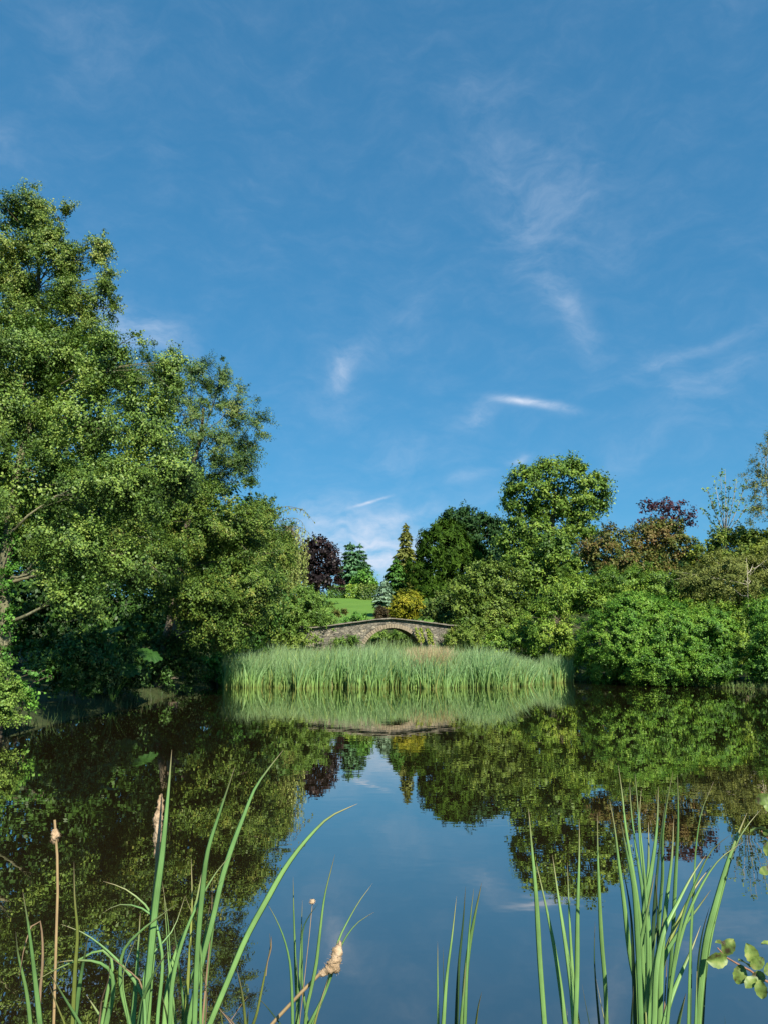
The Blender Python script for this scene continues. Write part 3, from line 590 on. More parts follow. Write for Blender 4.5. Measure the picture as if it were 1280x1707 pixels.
def hedge(name, label, px0, px1, pt, pb, Y, depth, mat, seed):
    rng = np.random.default_rng(seed); a, b = P(px0, pb, Y), P(px1, pb, Y); zt = P((px0 + px1) / 2, pt, Y).z; g = gz1((a.x + b.x) / 2, Y)
    Wd = b.x - a.x; H = zt - g; n = int((Wd * H * 2 + Wd * depth * 1.5) * 95)
    u = rng.random((n, 3)); f = rng.integers(0, 4, n); nn = np.zeros((n, 3))
    u[f == 0, 1] = 0; nn[f == 0] = (0, -1, .2); u[f == 1, 2] = 1; nn[f == 1] = (0, -.1, 1); u[f == 2, 0] = np.round(u[f == 2, 0]); nn[f == 2, 0] = np.sign(u[f == 2, 0] - .5); u[f == 3, 1] = rng.random((f == 3).sum()) * .5; nn[f == 3] = (0, -.4, .5)
    u[:, 2] = np.minimum(u[:, 2], 1 - .12 * (np.abs(u[:, 0] - .5) * 2) ** 6)
    C = np.stack([a.x + u[:, 0] * Wd, Y + u[:, 1] * depth, g + u[:, 2] * H], 1) + rng.normal(0, .09, (n, 3)); L = .26 * rng.uniform(.7, 1.2, n)
    T = np.clip(rng.normal(.45, .2, n) + (u[:, 2] > .93) * .25, 0, 1)
    V, Q, TT = leaf_arrays(C, nn + rng.normal(0, .5, (n, 3)), rng.normal(size=(n, 3)), L, L * .6, T); NLEAF[0] += n
    root = empty(name, ((a.x + b.x) / 2, Y, g), label, 'hedge', None); mesh_np('foliage', V, Q, M[mat], root, {'tint': TT})
    tb = Tubes()
    for x in np.linspace(a.x + .3, b.x - .3, 7): tb.add([(x, Y + depth / 2, g - .1), (x + .1, Y + depth / 2, g + H * .5), (x, Y + depth / 2, g + H * .8)], [.06, .05, .02], 5)
    tb.build('stem', M['bark'], root)
hedge('clipped_hedge', 'clipped brownish-topped hedge along the top edge of the lawn', 600, 629, 975, 997, 81, 3, 'olive_dark', 44)
hedge('clipped_hedge', 'clipped hedge section left of the brownish-topped hedge, set slightly back', 577, 601, 976, 994, 82.5, 3, 'rhodo_lt', 45)
hedge('clipped_hedge', 'low dark hedge on the lawn beneath the copper beech', 548, 577, 978, 993, 83, 3, 'rhodo_dk', 46)
conifer('larch_tree', 'slender yellowish conifer with pointed spire left of the yew', 84, 676, 872, 985, 33, 'larch', 47, L=.6, W=.2, droop=.35, levels=22, gz=6.2, power=.85, dens=1.2)
conifer('cypress_tree', 'mid green conifer in front of the yellowish spire', 72, 660, 932, 1000, 27, 'green_con', 48, L=.5, W=.2, droop=.15, levels=14, gz=4.8, power=.6, dens=1.3)
conifer('blue_spruce', 'small silvery blue spruce beside the golden bush', 63, 641, 967, 1010, 17, 'spruce', 49, L=.32, W=.12, droop=.1, levels=12, gz=3.7, power=.6, dens=1.3)
YS = dict(axis_out=.55, vert=.9, up=.1, outw=.7, rnd=.4, flat=1.7, droop=0)
plant('yew_tree', 'large dark yew with fan-like sprays right of the pointed spire', 'tree', 66, [(742, 925, 52, 54), (700, 950, 28, 36), (780, 935, 32, 38), (744, 896, 32, 28), (720, 968, 40, 26), (775, 968, 34, 30), (735, 988, 60, 18)],
      'yew', .7, .13, r=.42, dens=1.3, cov=2.2, seed=50, fill=.8, style=YS, gz=gp(740, 1000, 66), trad=.35, spray=.08, rough=.2)
plant('oak_tree', 'dark rounded oak between the yew and the tall sycamore', 'tree', 80, [(772, 868, 36, 34), (748, 872, 24, 28), (805, 872, 24, 34), (822, 890, 18, 40), (780, 910, 44, 40), (815, 930, 30, 40)],
      'oak', .36, .25, r=.8, dens=1.15, cov=1.5, seed=51, fill=.7, gz=gp(780, 1000, 80), trad=.4)
plant('golden_bush', 'round golden yellow bush just behind the bridge', 'shrub', 57, [(676, 1005, 30, 24), (660, 1018, 17, 17), (695, 1012, 15, 20), (672, 1025, 26, 12)],
      'golden', .17, .12, r=.32, dens=1.4, cov=1.9, seed=52, fill=.8, crown='foliage', stem='stem', spray=.03, rough=.15, gz=gp(676, 1035, 57), trad=.07)
plant('heather_mound', 'dark brown dome-shaped bush between golden bush and lawn', 'shrub', 56.5, [(636, 1022, 17, 14)], 'heather', .12, .06, r=.25, dens=1.4, cov=1.8, seed=53, fill=.8, crown='foliage', stem='stem', spray=.02, gz=gp(633, 1036, 56.5), trad=.04)
plant('heather_mound', 'small round brown bush in front of the darker brown dome', 'shrub', 54.5, [(632, 1031, 9, 8)], 'heather', .10, .05, r=.2, dens=1.4, cov=1.8, seed=54, fill=.8, crown='foliage', stem='stem', spray=.02, gz=gp(632, 1040, 54.5), trad=.03)
plant('box_shrub', 'bright green low shrub behind the left slope of the bridge parapet', 'shrub', 55, [(596, 1031, 17, 11), (580, 1036, 12, 9), (610, 1036, 10, 8)], 'bright', .16, .1, r=.28, dens=1.3, cov=1.7, seed=55, fill=.7, crown='foliage', stem='stem', gz=gp(596, 1040, 55), trad=.03)
plant('bronze_shrub', 'tiny rust-tinged shrub at the lower left corner of the lawn', 'shrub', 57, [(575, 1020, 10, 6), (560, 1022, 10, 8)], 'rusty', .14, .09, r=.22, dens=1.3, cov=1.7, seed=56, fill=.7, crown='foliage', stem='stem', gz=gp(570, 1030, 57), trad=.03)
plant('holly_shrub', 'dark olive shrub right of the golden bush', 'shrub', 53, [(725, 1015, 24, 28), (708, 1025, 12, 18), (745, 1010, 26, 26), (740, 1030, 26, 16)], 'olive_dark', .22, .14, r=.42, dens=1.2, cov=1.6, seed=57, fill=.7, crown='foliage', stem='stem', gz=gp(725, 1050, 53), trad=.1)
plant('hawthorn_tree', 'large loose olive green tree behind the right end of the bridge', 'tree', 50, [(800, 965, 42, 38), (835, 985, 38, 45), (775, 985, 34, 36), (815, 1020, 52, 34), (780, 1025, 32, 24), (850, 1020, 30, 30), (860, 960, 20, 22), (800, 1042, 60, 22)],
      'olive', .2, .11, r=.46, dens=1.15, cov=1.4, seed=58, fill=.6, spray=.25, gz=gp(810, 1050, 50), trad=.16)
# --- right side
plant('sycamore_tree', 'tallest tree on the right, domed crown with sky gaps', 'tree', 60,
      [(925, 800, 58, 46), (882, 815, 50, 44), (970, 818, 48, 46), (922, 842, 44, 28), (965, 862, 34, 22), (935, 775, 30, 22), (860, 850, 26, 44), (905, 850, 36, 30), (985, 850, 22, 26), (890, 890, 52, 30), (965, 885, 40, 20), (845, 905, 20, 40), (930, 905, 44, 30), (1003, 835, 12, 30)],
      'syc', .25, .18, r=.6, dens=1.3, cov=1.4, seed=60, fill=.35, spray=.05, inner=.74, rough=.3, gz=gp(920, 1000, 60), trunk=[(P(920, 1000, 60).x, 60, 3), P(922, 950, 60), P(918, 880, 60), P(925, 820, 60)], trad=.42, twigs=14)
plant('sycamore_tree', 'lower bright green tree in front of the domed sycamore', 'tree', 52, [(920, 920, 46, 42), (890, 955, 34, 40), (940, 950, 30, 40), (870, 935, 22, 34), (915, 985, 44, 34)],
      'syc', .24, .17, r=.55, dens=1.15, cov=1.4, seed=61, fill=.6, gz=1.6, trad=.2)
plant('amelanchier_tree', 'rust-tinged tree between the sycamore and the purple maple', 'tree', 47, [(1020, 905, 40, 34), (1070, 905, 46, 38), (1125, 910, 38, 36), (985, 920, 26, 34), (1100, 880, 40, 16), (1050, 945, 70, 28)],
      'rusty', .19, .13, r=.46, dens=1.05, cov=1.3, seed=62, fill=.5, spray=.25, gz=1.3, trad=.16)
plant('purple_maple', 'sparse purple-leaved maple showing above the rust-tinged tree', 'tree', 52, [(1105, 850, 38, 18), (1080, 845, 24, 15), (1138, 862, 24, 16), (1100, 880, 44, 22)],
      'purple', .24, .17, r=.36, dens=.75, cov=.9, seed=63, fill=.05, spray=.4, gz=1.5, trad=.12, twigs=12)
plant('laurel_hedge', 'yellow-green shrub line at far right below the slender young tree', 'shrub', 46, [(1200, 905, 36, 24), (1245, 898, 40, 26), (1290, 905, 40, 34), (1170, 920, 24, 22), (1230, 930, 80, 26)],
      'chart', .19, .12, r=.46, dens=1.15, cov=1.4, seed=64, fill=.6, spray=.2, crown='foliage', stem='stem', gz=1.2, trad=.1)
def upright(name, label, Y, base, tips, mat, seed, L, W, nl, bark='bark_pale', spread=.5, r0=.06):
    rng = np.random.default_rng(seed); tb = Tubes(); C, A, T = [], [], []
    b = P(*base, Y); g = 1.3
    tb.add([(b.x, Y, g - .1), (b.x, Y, (g + b.z) / 2), b], [r0 * 1.5, r0 * 1.2, r0], 7)
    for tx, ty in tips:
        e = P(tx, ty, Y + rng.uniform(-1.2, 1.2)); pts = bez(b, b.lerp(e, .45) + Vector(((e.x - b.x) * .12, 0, -.1)), e, 9); tb.add(pts, np.linspace(r0 * .6, .007, 9), 5)
        for k in range(nl):
            t = rng.uniform(.3, 1); q = np.array([np.interp(t * 8, np.arange(9), pts[:, i]) for i in range(3)])
            d = np.array([rng.normal((e.x - b.x) * .05, .3), rng.normal(0, .3), rng.uniform(.15, .8)]) * spread; tb.add([q, q + d * .5, q + d], [.008, .006, .004], 3)
            m = rng.integers(3, 8); tt = rng.uniform(.4, 1.1, m)[:, None]; C.append(q + d * tt + rng.normal(0, .07, (m, 3))); A.append(rng.normal(0, .6, (m, 3)) + [0, 0, .3]); T.append(rng.uniform(.1, .9, m))
    C, A, T = map(np.concatenate, (C, A, T)); s = rng.uniform(.7, 1.2, len(C))
    V, Q, TT = leaf_arrays(C, rng.normal(size=C.shape) + [0, -.6, .4], A, L * s, W * s, T); NLEAF[0] += len(Q)
    root = empty(name, (b.x, Y, g), label, 'tree'); tb.build('trunk', M[bark], root); mesh_np('crown', V, Q, M[mat], root, {'tint': TT})
upright('young_poplar', 'slender see-through young tree with upright pale branches at right', 48, (1208, 890), [(1178, 815), (1190, 800), (1200, 788), (1208, 782), (1216, 800), (1228, 795), (1240, 812), (1170, 850), (1245, 840), (1185, 835)], 'bush', 65, .17, .10, 10)
plant('silver_birch', 'wispy birch cut by the right edge of the view', 'tree', 44, [(1275, 770, 24, 36), (1262, 815, 26, 40), (1295, 800, 36, 80), (1258, 850, 20, 26), (1285, 730, 16, 18)],
      'thorn', .115, .06, r=.34, dens=.8, cov=.6, seed=66, fill=.05, spray=.4, bark='bark_pale', gz=1.2, trad=.10, twigs=18)
plant('thorn_tree', 'pale olive fine-leaved tree with one thin pale stem at right', 'tree', 42, [(1200, 955, 60, 36), (1245, 960, 46, 44), (1150, 970, 40, 28), (1200, 985, 70, 26), (1285, 950, 30, 40)],
      'thorn', .12, .065, r=.42, dens=1.15, cov=1.2, seed=67, fill=.5, spray=.3, bark='bark_pale', gz=.9, trunk=[(P(1246, 1070, 40.4).x, 40.4, .8), P(1246, 1000, 40.2), P(1245, 950, 40.2), P(1243, 930, 40.5)], trad=.028, twigs=8)
plant('rhododendron', 'upper sunlit mass of laurel behind the big waterside rhododendron', 'shrub', 43, [(960, 985, 50, 38), (1030, 975, 60, 34), (1095, 980, 50, 36), (1000, 1010, 50, 36), (925, 1010, 36, 34), (1130, 1010, 50, 30), (905, 1045, 36, 40), (935, 1070, 30, 44)],
      'rhodo_lt', .16, .07, r=.42, dens=1.2, cov=1.5, seed=68, fill=.7, spray=.12, crown='foliage', stem='stem', gz=.7, trad=.1)
plant('rhododendron', 'biggest rhododendron dome reaching down to the water on the right', 'shrub', 39.2, [(1040, 1065, 76, 66, 0), (1110, 1060, 70, 62, -.8), (1165, 1075, 60, 62, -1.4), (1010, 1100, 48, 44, .6), (1090, 1108, 70, 42, -1), (1170, 1112, 60, 38, -2), (1060, 1015, 50, 30), (1195, 1060, 36, 50, -1.8)],
      'rhodo', .12, .055, r=.27, dens=1.6, cov=1.6, seed=69, fill=.9, spray=.05, rough=.14, crown='foliage', stem='stem', gz=.12, trad=.1)
plant('rhododendron', 'rhododendron at the right edge, beyond the dark gap in the bank', 'shrub', 35.6, [(1278, 1090, 36, 58), (1300, 1050, 50, 50), (1268, 1025, 30, 28, 1), (1320, 1105, 60, 45), (1262, 1115, 22, 34)],
      'rhodo', .13, .058, r=.32, rough=.2, dens=1.5, cov=1.5, seed=70, fill=.8, spray=.1, crown='foliage', stem='stem', gz=.12, trad=.08)
plant('laurel_shrub', 'laurel filling the bank under the pale olive tree at far right', 'shrub', 41.5, [(1180, 1030, 60, 34), (1240, 1035, 50, 40), (1290, 1020, 50, 46), (1130, 1035, 40, 30), (1230, 1080, 50, 40, -1.5)],
      'rhodo_lt', .16, .08, r=.42, dens=1.2, cov=1.5, seed=76, fill=.8, spray=.12, crown='foliage', stem='stem', gz=.6, trad=.08)
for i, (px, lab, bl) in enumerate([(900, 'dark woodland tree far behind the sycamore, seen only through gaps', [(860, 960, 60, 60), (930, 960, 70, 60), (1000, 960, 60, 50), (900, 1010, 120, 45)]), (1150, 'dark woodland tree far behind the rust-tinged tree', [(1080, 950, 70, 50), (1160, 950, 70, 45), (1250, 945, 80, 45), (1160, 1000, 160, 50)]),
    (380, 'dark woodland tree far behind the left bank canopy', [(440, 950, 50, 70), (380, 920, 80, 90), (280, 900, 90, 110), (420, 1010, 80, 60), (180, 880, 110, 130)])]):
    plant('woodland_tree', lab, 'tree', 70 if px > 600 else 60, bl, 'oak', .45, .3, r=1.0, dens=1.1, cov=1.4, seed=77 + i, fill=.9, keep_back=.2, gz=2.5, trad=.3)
plant('viburnum_shrub', 'mid green shrub over the right end of the reeds', 'shrub', 45, [(890, 1085, 38, 36), (855, 1070, 36, 30), (825, 1075, 28, 26), (915, 1100, 24, 28), (870, 1045, 30, 24), (945, 1105, 26, 30, -1.5), (900, 1120, 50, 14)],
      'rhodo_lt', .16, .09, r=.38, dens=1.2, cov=1.4, seed=71, fill=.6, spray=.2, crown='foliage', stem='stem', gz=.25, trad=.06)
plant('bramble_shrub', 'low bramble tangle against the right end of the bridge', 'shrub', 46.6, [(785, 1065, 28, 20), (755, 1070, 18, 14), (805, 1085, 24, 18), (775, 1055, 24, 12), (748, 1060, 16, 12)],
      'olive', .14, .09, r=.32, dens=1.2, cov=1.4, seed=72, fill=.6, spray=.2, crown='foliage', stem='stem', gz=.4, trad=.03)
plant('ivy_creeper', 'chartreuse ivy trailing over the right end of the parapet', 'climber', 46.7, [(750, 1053, 10, 7), (762, 1056, 10, 6)],
      'chart', .11, .08, r=.2, dens=1.2, cov=1.5, seed=73, fill=.3, crown='foliage', stem='stem', gz=.6, trad=.02)
plant('goat_willow', 'grey-green scrub on the bank seen through the arch', 'shrub', 51.5, [(630, 1063, 26, 11), (665, 1062, 28, 11), (690, 1066, 20, 10)],
      'bush', .15, .08, r=.3, dens=1.2, cov=1.4, seed=74, fill=.6, crown='foliage', stem='stem', gz=.8, trad=.03)
plant('dogwood_shrub', 'small rounded bush in front of the bridge beside the left abutment', 'shrub', 46.5, [(590, 1066, 16, 9), (570, 1070, 18, 10)],
      'bush', .13, .06, r=.26, dens=1.2, cov=1.4, seed=75, fill=.6, crown='foliage', stem='stem', gz=.3, trad=.02)
print('LEAVES', NLEAF[0])

# ------------------------------------------------------------------ reeds, rushes, dry grass (uncountable)
def reed_mat(name, stops, transl=.25):
    m, N, L = new_mat(name); out = N.new('ShaderNodeOutputMaterial'); at = N.new('ShaderNodeAttribute'); at.attribute_name = 'tint'; a2 = N.new('ShaderNodeAttribute'); a2.attribute_name = 'shade'
    r = ramp(N, stops); L.new(at.outputs['Fac'], r.inputs[0])
    hs = N.new('ShaderNodeHueSaturation'); mr = N.new('ShaderNodeMapRange'); mr.inputs[3].default_value = .65; mr.inputs[4].default_value = 1.25; L.new(a2.outputs['Fac'], mr.inputs[0]); L.new(mr.outputs[0], hs.inputs['Value']); L.new(r.outputs[0], hs.inputs['Color'])
    b = N.new('ShaderNodeBsdfPrincipled'); L.new(hs.outputs[0], b.inputs['Base Color']); b.inputs['Roughness'].default_value = .5; b.inputs['Specular IOR Level'].default_value = .3
    t = N.new('ShaderNodeBsdfTranslucent'); L.new(hs.outputs[0], t.inputs[0]); mx = N.new('ShaderNodeMixShader'); mx.inputs[0].default_value = transl
    L.new(b.outputs[0], mx.inputs[1]); L.new(t.outputs[0], mx.inputs[2]); L.new(mx.outputs[0], out.inputs[0]); return m
M['reed'] = reed_mat('reed_blades', [(0, (.32, .31, .11)), (.10, (.34, .44, .12)), (.30, (.31, .50, .15)), (.7, (.28, .47, .20)), (1, (.35, .48, .23))], transl=.45)
M['dry'] = reed_mat('dry_grass', [(0, (.22, .24, .07)), (.5, (.36, .32, .14)), (1, (.52, .40, .24))])
M['rush_shade'] = reed_mat('shaded_rush_blades', [(0, (.06, .06, .025)), (.4, (.04, .075, .022)), (1, (.07, .11, .035))])  # darker copy of rush, with the left bank's canopy shade put into its colour
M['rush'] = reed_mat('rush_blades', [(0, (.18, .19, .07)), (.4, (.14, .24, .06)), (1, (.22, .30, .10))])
def blades(name, mat, x, y, z, h, wd, seed, lean=(.05, 0), var=.12, seg=4, dead=.09, label=None, cat=None):
    rng = np.random.default_rng(seed); n = len(x); t = np.linspace(0, 1, seg + 1)
    lx = rng.normal(lean[0], var, n); ly = rng.normal(lean[1], var, n); a = rng.normal(0, .8, n)
    sx, sy = np.cos(a), np.sin(a)
    px = x[:, None] + (lx * h)[:, None] * t ** 1.8; py = y[:, None] + (ly * h)[:, None] * t ** 1.8; pz = z[:, None] + h[:, None] * (t - .12 * (np.abs(lx) + np.abs(ly))[:, None] * t ** 3)
    ww = wd * rng.uniform(.6, 1.3, n)[:, None] * (1 - .92 * t ** 2.2) / 2
    c = np.stack([px, py, pz], -1); s = np.stack([sx, sy, 0 * sx], -1)[:, None] * ww[..., None]
    V = np.stack([c - s, c + s], 2).reshape(n, -1, 3); k = V.shape[1]
    i = np.arange(seg); q = np.stack([2 * i, 2 * i + 1, 2 * i + 3, 2 * i + 2], -1)
    Q = (q[None] + (np.arange(n) * k)[:, None, None]).reshape(-1, 4).astype(np.int32)
    T = np.tile(t, (n, 1)) + rng.normal(0, .07, n)[:, None]; dd = rng.random(n) < dead; T[dd] = T[dd] * .12
    T = np.clip(np.repeat(T, 2, axis=1), 0, 1).ravel(); S = np.repeat(rng.random(n), k)
    o = mesh_np(name, V.reshape(-1, 3), Q, M[mat], None, {'tint': T, 'shade': S}); tag(o, label, cat, None, 'stuff'); return o
def scatter(n, fn, x0, x1, y0, y1, seed):
    rng = np.random.default_rng(seed); x = rng.uniform(x0, x1, n); y = rng.uniform(y0, y1, n); k = fn(x, y); return x[k], y[k]
# reed bed: the front edge runs along the water, the back edge reaches the bridge
def front(x): return np.interp(x, [-9, -7.6, -6, -2, 2, 5, 6.6, 7.4, 8.8, 11], [38.5, 36.8, 36.3, 36.0, 35.8, 36.2, 37.0, 38.6, 41, 44]) + .4 * np.sin(x * 2.1) + .25 * np.sin(x * 5.3) + .15 * np.sin(x * 13)
rx, ry = scatter(34000, lambda x, y: (y > front(x)) & (y < 47.3) & (np.random.default_rng(3).random(len(x)) < np.where(y < front(x) + 2.5, 1, .62)), -8.6, 8.8, 35.3, 47.3, 80)
rng = np.random.default_rng(81); hh = np.interp(ry - front(rx), [0, .4, 1.2, 4, 11], [.74, .95, 1.03, 1.0, .93]) * (1.86 + .22 * np.sin(rx * .9 + ry * .5) * np.sin(ry * .8) + .16 * np.sin(rx * 2.7 + 1.3 * np.sin(ry * 1.9)) * np.sin(ry * 2.3 + rx)) * rng.uniform(.68, 1.09, len(rx)) * np.interp(rx, [-8.6, -7, 4.5, 6.6, 8.8], [.72, 1, 1, .78, .52])
blades('reed_bed', 'reed', rx, ry, np.maximum(gz(rx, ry), -.25), hh + .12, .046, 82, lean=(.10, -.04), var=.2, label='dense blue-green reed bed across the far end of the pond in front of the bridge', cat='reeds')
rx, ry = scatter(900, lambda x, y: ((x - 9.0) / .9) ** 2 + ((y - 41.2) / 1.0) ** 2 < 1, 8.1, 10, 40, 42.4, 83)
blades('reed_patch', 'reed', rx, ry, np.full(len(rx), -.1), np.random.default_rng(84).uniform(.9, 1.65, len(rx)), .045, 85, lean=(.06, 0), var=.15, label='small separate patch of reeds at the foot of the right bank shrubs', cat='reeds')
rx, ry = scatter(9500, lambda x, y: ((x - 2.3) / 1.15) ** 2 + ((y - 39.6) / 3.4) ** 2 < 1, 1, 4.4, 36.3, 45, 86)
blades('dry_grass', 'dry', rx, ry, np.full(len(rx), -.05), np.random.default_rng(87).uniform(1.0, 2.0, len(rx)), .035, 88, lean=(.0, -.05), var=.2, label='tan dry seeding grass among the reeds below the right side of the arch', cat='grass')
# left bank rushes
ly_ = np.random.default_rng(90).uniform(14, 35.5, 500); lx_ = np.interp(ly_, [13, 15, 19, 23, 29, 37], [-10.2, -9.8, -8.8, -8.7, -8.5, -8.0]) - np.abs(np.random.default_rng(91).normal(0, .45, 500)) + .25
blades('bank_grass', 'rush_shade', lx_, ly_, np.maximum(gz(lx_, ly_), -.1), np.random.default_rng(92).uniform(.1, .5, 500) , .022, 93, lean=(.15, -.05), var=.3, label='coarse grass and rushes fringing the shaded left waterline', cat='grass')
ry_ = np.random.default_rng(94).uniform(33.5, 42, 1500); rx_ = np.interp(ry_, [30, 34.6, 37.6, 41.5], [23, 17.6, 14, 10]) + np.abs(np.random.default_rng(95).normal(0, .35, 1500)) - .1
blades('bank_grass', 'rush', rx_, ry_, np.maximum(gz(rx_, ry_), -.1), np.random.default_rng(96).uniform(.12, .35, 1500), .03, 97, lean=(-.1, -.1), var=.3, label='short grass strip at the waterline under the right bank rhododendrons', cat='grass')
gx, gy = scatter(5200, lambda x, y: (np.abs(x - .3) > 1.0) | (y < 46.6), -5.6, 5.6, 46.0, 46.9, 101)
blades('rough_grass', 'rush', gx, gy, np.maximum(gz(gx, gy), 0) + .1, np.random.default_rng(102).uniform(.7, 1.75, len(gx)) * (1 + .3 * np.sin(gx * 1.7)), .04, 103, lean=(.05, -.1), var=.25, label='rough grass along the foot of the bridge walls behind the reeds', cat='grass')
# creeper strands on the bridge face
def strands():
    rng = np.random.default_rng(99); C = []; tb = Tubes()
    for a in [((692, 1046), (694, 1058), (700, 1070)), ((700, 1047), (703, 1058), (705, 1072)), ((712, 1049), (713, 1060), (716, 1074)), ((716, 1052), (718, 1062), (721, 1074))]:
        pts = [P(x, y, 46.55 - (x - 700) * .004) for x, y in a]; p = bez(*pts, 12); tb.add(p, np.linspace(.02, .01, 12), 4)
        t = rng.random(120) * 11; C.append(np.stack([np.interp(t, np.arange(12), p[:, k]) for k in range(3)], 1) + rng.normal(0, .045, (120, 3)))
    C = np.concatenate(C); n = len(C); V, Q, TT = leaf_arrays(C, rng.normal(0, .5, (n, 3)) + [0, -1, .4], rng.normal(size=(n, 3)) + [0, 0, -.5], np.full(n, .12), np.full(n, .09), rng.uniform(.3, 1, n))
    b = P(705, 1080, 46.5); root = empty('ivy_creeper', (b.x, b.y, .5), 'thin yellow-green creeper strands climbing the bridge wall right of the arch', 'climber')
    tb.build('stem', M['bark'], root); mesh_np('foliage', V, Q, M['chart'], root, {'tint': TT})
strands()

# ------------------------------------------------------------------ foreground cattails
def blade_mat(name, cols, rough=.42):
    m, N, L = new_mat(name); out = N.new('ShaderNodeOutputMaterial'); at = N.new('ShaderNodeAttribute'); at.attribute_name = 'along'; ac = N.new('ShaderNodeAttribute'); ac.attribute_name = 'across'
    r = ramp(N, cols); L.new(at.outputs['Fac'], r.inputs[0])
    wv_ = N.new('ShaderNodeMath'); wv_.operation = 'SINE'; mu = N.new('ShaderNodeMath'); mu.operation = 'MULTIPLY'; mu.inputs[1].default_value = 13; L.new(ac.outputs['Fac'], mu.inputs[0]); L.new(mu.outputs[0], wv_.inputs[0])
    ge = N.new('ShaderNodeNewGeometry'); nz = N.new('ShaderNodeTexNoise'); nz.inputs['Scale'].default_value = 16; nz.inputs['Detail'].default_value = 4; L.new(ge.outputs['Position'], nz.inputs['Vector'])
    s = N.new('ShaderNodeMath'); s.operation = 'MULTIPLY_ADD'; L.new(wv_.outputs[0], s.inputs[0]); s.inputs[1].default_value = .10; L.new(nz.outputs[0], s.inputs[2])
    mr = N.new('ShaderNodeMapRange'); mr.inputs[1].default_value = .3; mr.inputs[2].default_value = .7; mr.inputs[3].default_value = .78; mr.inputs[4].default_value = 1.2; L.new(s.outputs[0], mr.inputs[0])
    hs = N.new('ShaderNodeHueSaturation'); L.new(mr.outputs[0], hs.inputs['Value']); L.new(r.outputs[0], hs.inputs['Color'])
    b = N.new('ShaderNodeBsdfPrincipled'); L.new(hs.outputs[0], b.inputs['Base Color']); b.inputs['Roughness'].default_value = rough; b.inputs['Specular IOR Level'].default_value = .35
    t = N.new('ShaderNodeBsdfTranslucent'); L.new(hs.outputs[0], t.inputs[0]); mx = N.new('ShaderNodeMixShader'); mx.inputs[0].default_value = .22
    L.new(b.outputs[0], mx.inputs[1]); L.new(t.outputs[0], mx.inputs[2]); L.new(mx.outputs[0], out.inputs[0]); return m
TIP = (.42, .33, .20)
M['g'] = blade_mat('cattail_green', [(0, TIP), (.02, (.30, .31, .13)), (.055, (.20, .36, .11)), (.45, (.185, .35, .105)), (1, (.20, .28, .09))])
M['b'] = blade_mat('cattail_bluegreen', [(0, TIP), (.016, (.26, .28, .12)), (.045, (.17, .33, .105)), (.6, (.155, .305, .09)), (1, (.13, .22, .08))])
M['y'] = blade_mat('cattail_yellow', [(0, TIP), (.06, (.26, .30, .07)), (.3, (.22, .30, .07)), (1, (.28, .30, .09))])
M['d'] = blade_mat('cattail_dark', [(0, (.2, .16, .08)), (.04, (.05, .10, .04)), (.5, (.05, .11, .045)), (1, (.09, .13, .05))])
M['t'] = blade_mat('cattail_dead', [(0, (.26, .17, .10)), (.2, (.38, .27, .16)), (1, (.44, .33, .18))], rough=.8)
M['stalk'] = blade_mat('cattail_stalk', [(0, (.40, .28, .14)), (.5, (.44, .32, .16)), (1, (.40, .33, .15))], rough=.7)
M['fluff'] = simple_mat('cattail_fluff', [(.26, .17, .09), (.44, .31, .19), (.56, .43, .30)], scale=60, rough=1, bump=1.0, bscale=300, dist=.004, stretch=(1, 1, .5))
def resample(pts, n):
    pts = np.array([tuple(p) for p in pts], float)
    seg = np.linalg.norm(np.diff(pts, axis=0), axis=1) + 1e-6; T = np.concatenate([[0], np.cumsum(seg)]); k = len(pts)
    ext = np.vstack([2 * pts[0] - pts[1], pts, 2 * pts[-1] - pts[-2]]); te = np.concatenate([[-seg[0]], T, [T[-1] + seg[-1]]])
    tan = np.empty_like(pts)
    for i in range(k):
        h0, h1 = te[i + 1] - te[i], te[i + 2] - te[i + 1]; s0, s1 = (ext[i + 1] - ext[i]) / h0, (ext[i + 2] - ext[i + 1]) / h1; tan[i] = (s0 * h1 + s1 * h0) / (h0 + h1)
    u = np.linspace(0, T[-1], n); i = np.clip(np.searchsorted(T, u, side='right') - 1, 0, k - 2); h = seg[i][:, None]; t = ((u - T[i])[:, None]) / h
    return (2 * t ** 3 - 3 * t ** 2 + 1) * pts[i] + (t ** 3 - 2 * t ** 2 + t) * h * tan[i] + (-2 * t ** 3 + 3 * t ** 2) * pts[i + 1] + (t ** 3 - t ** 2) * h * tan[i + 1]
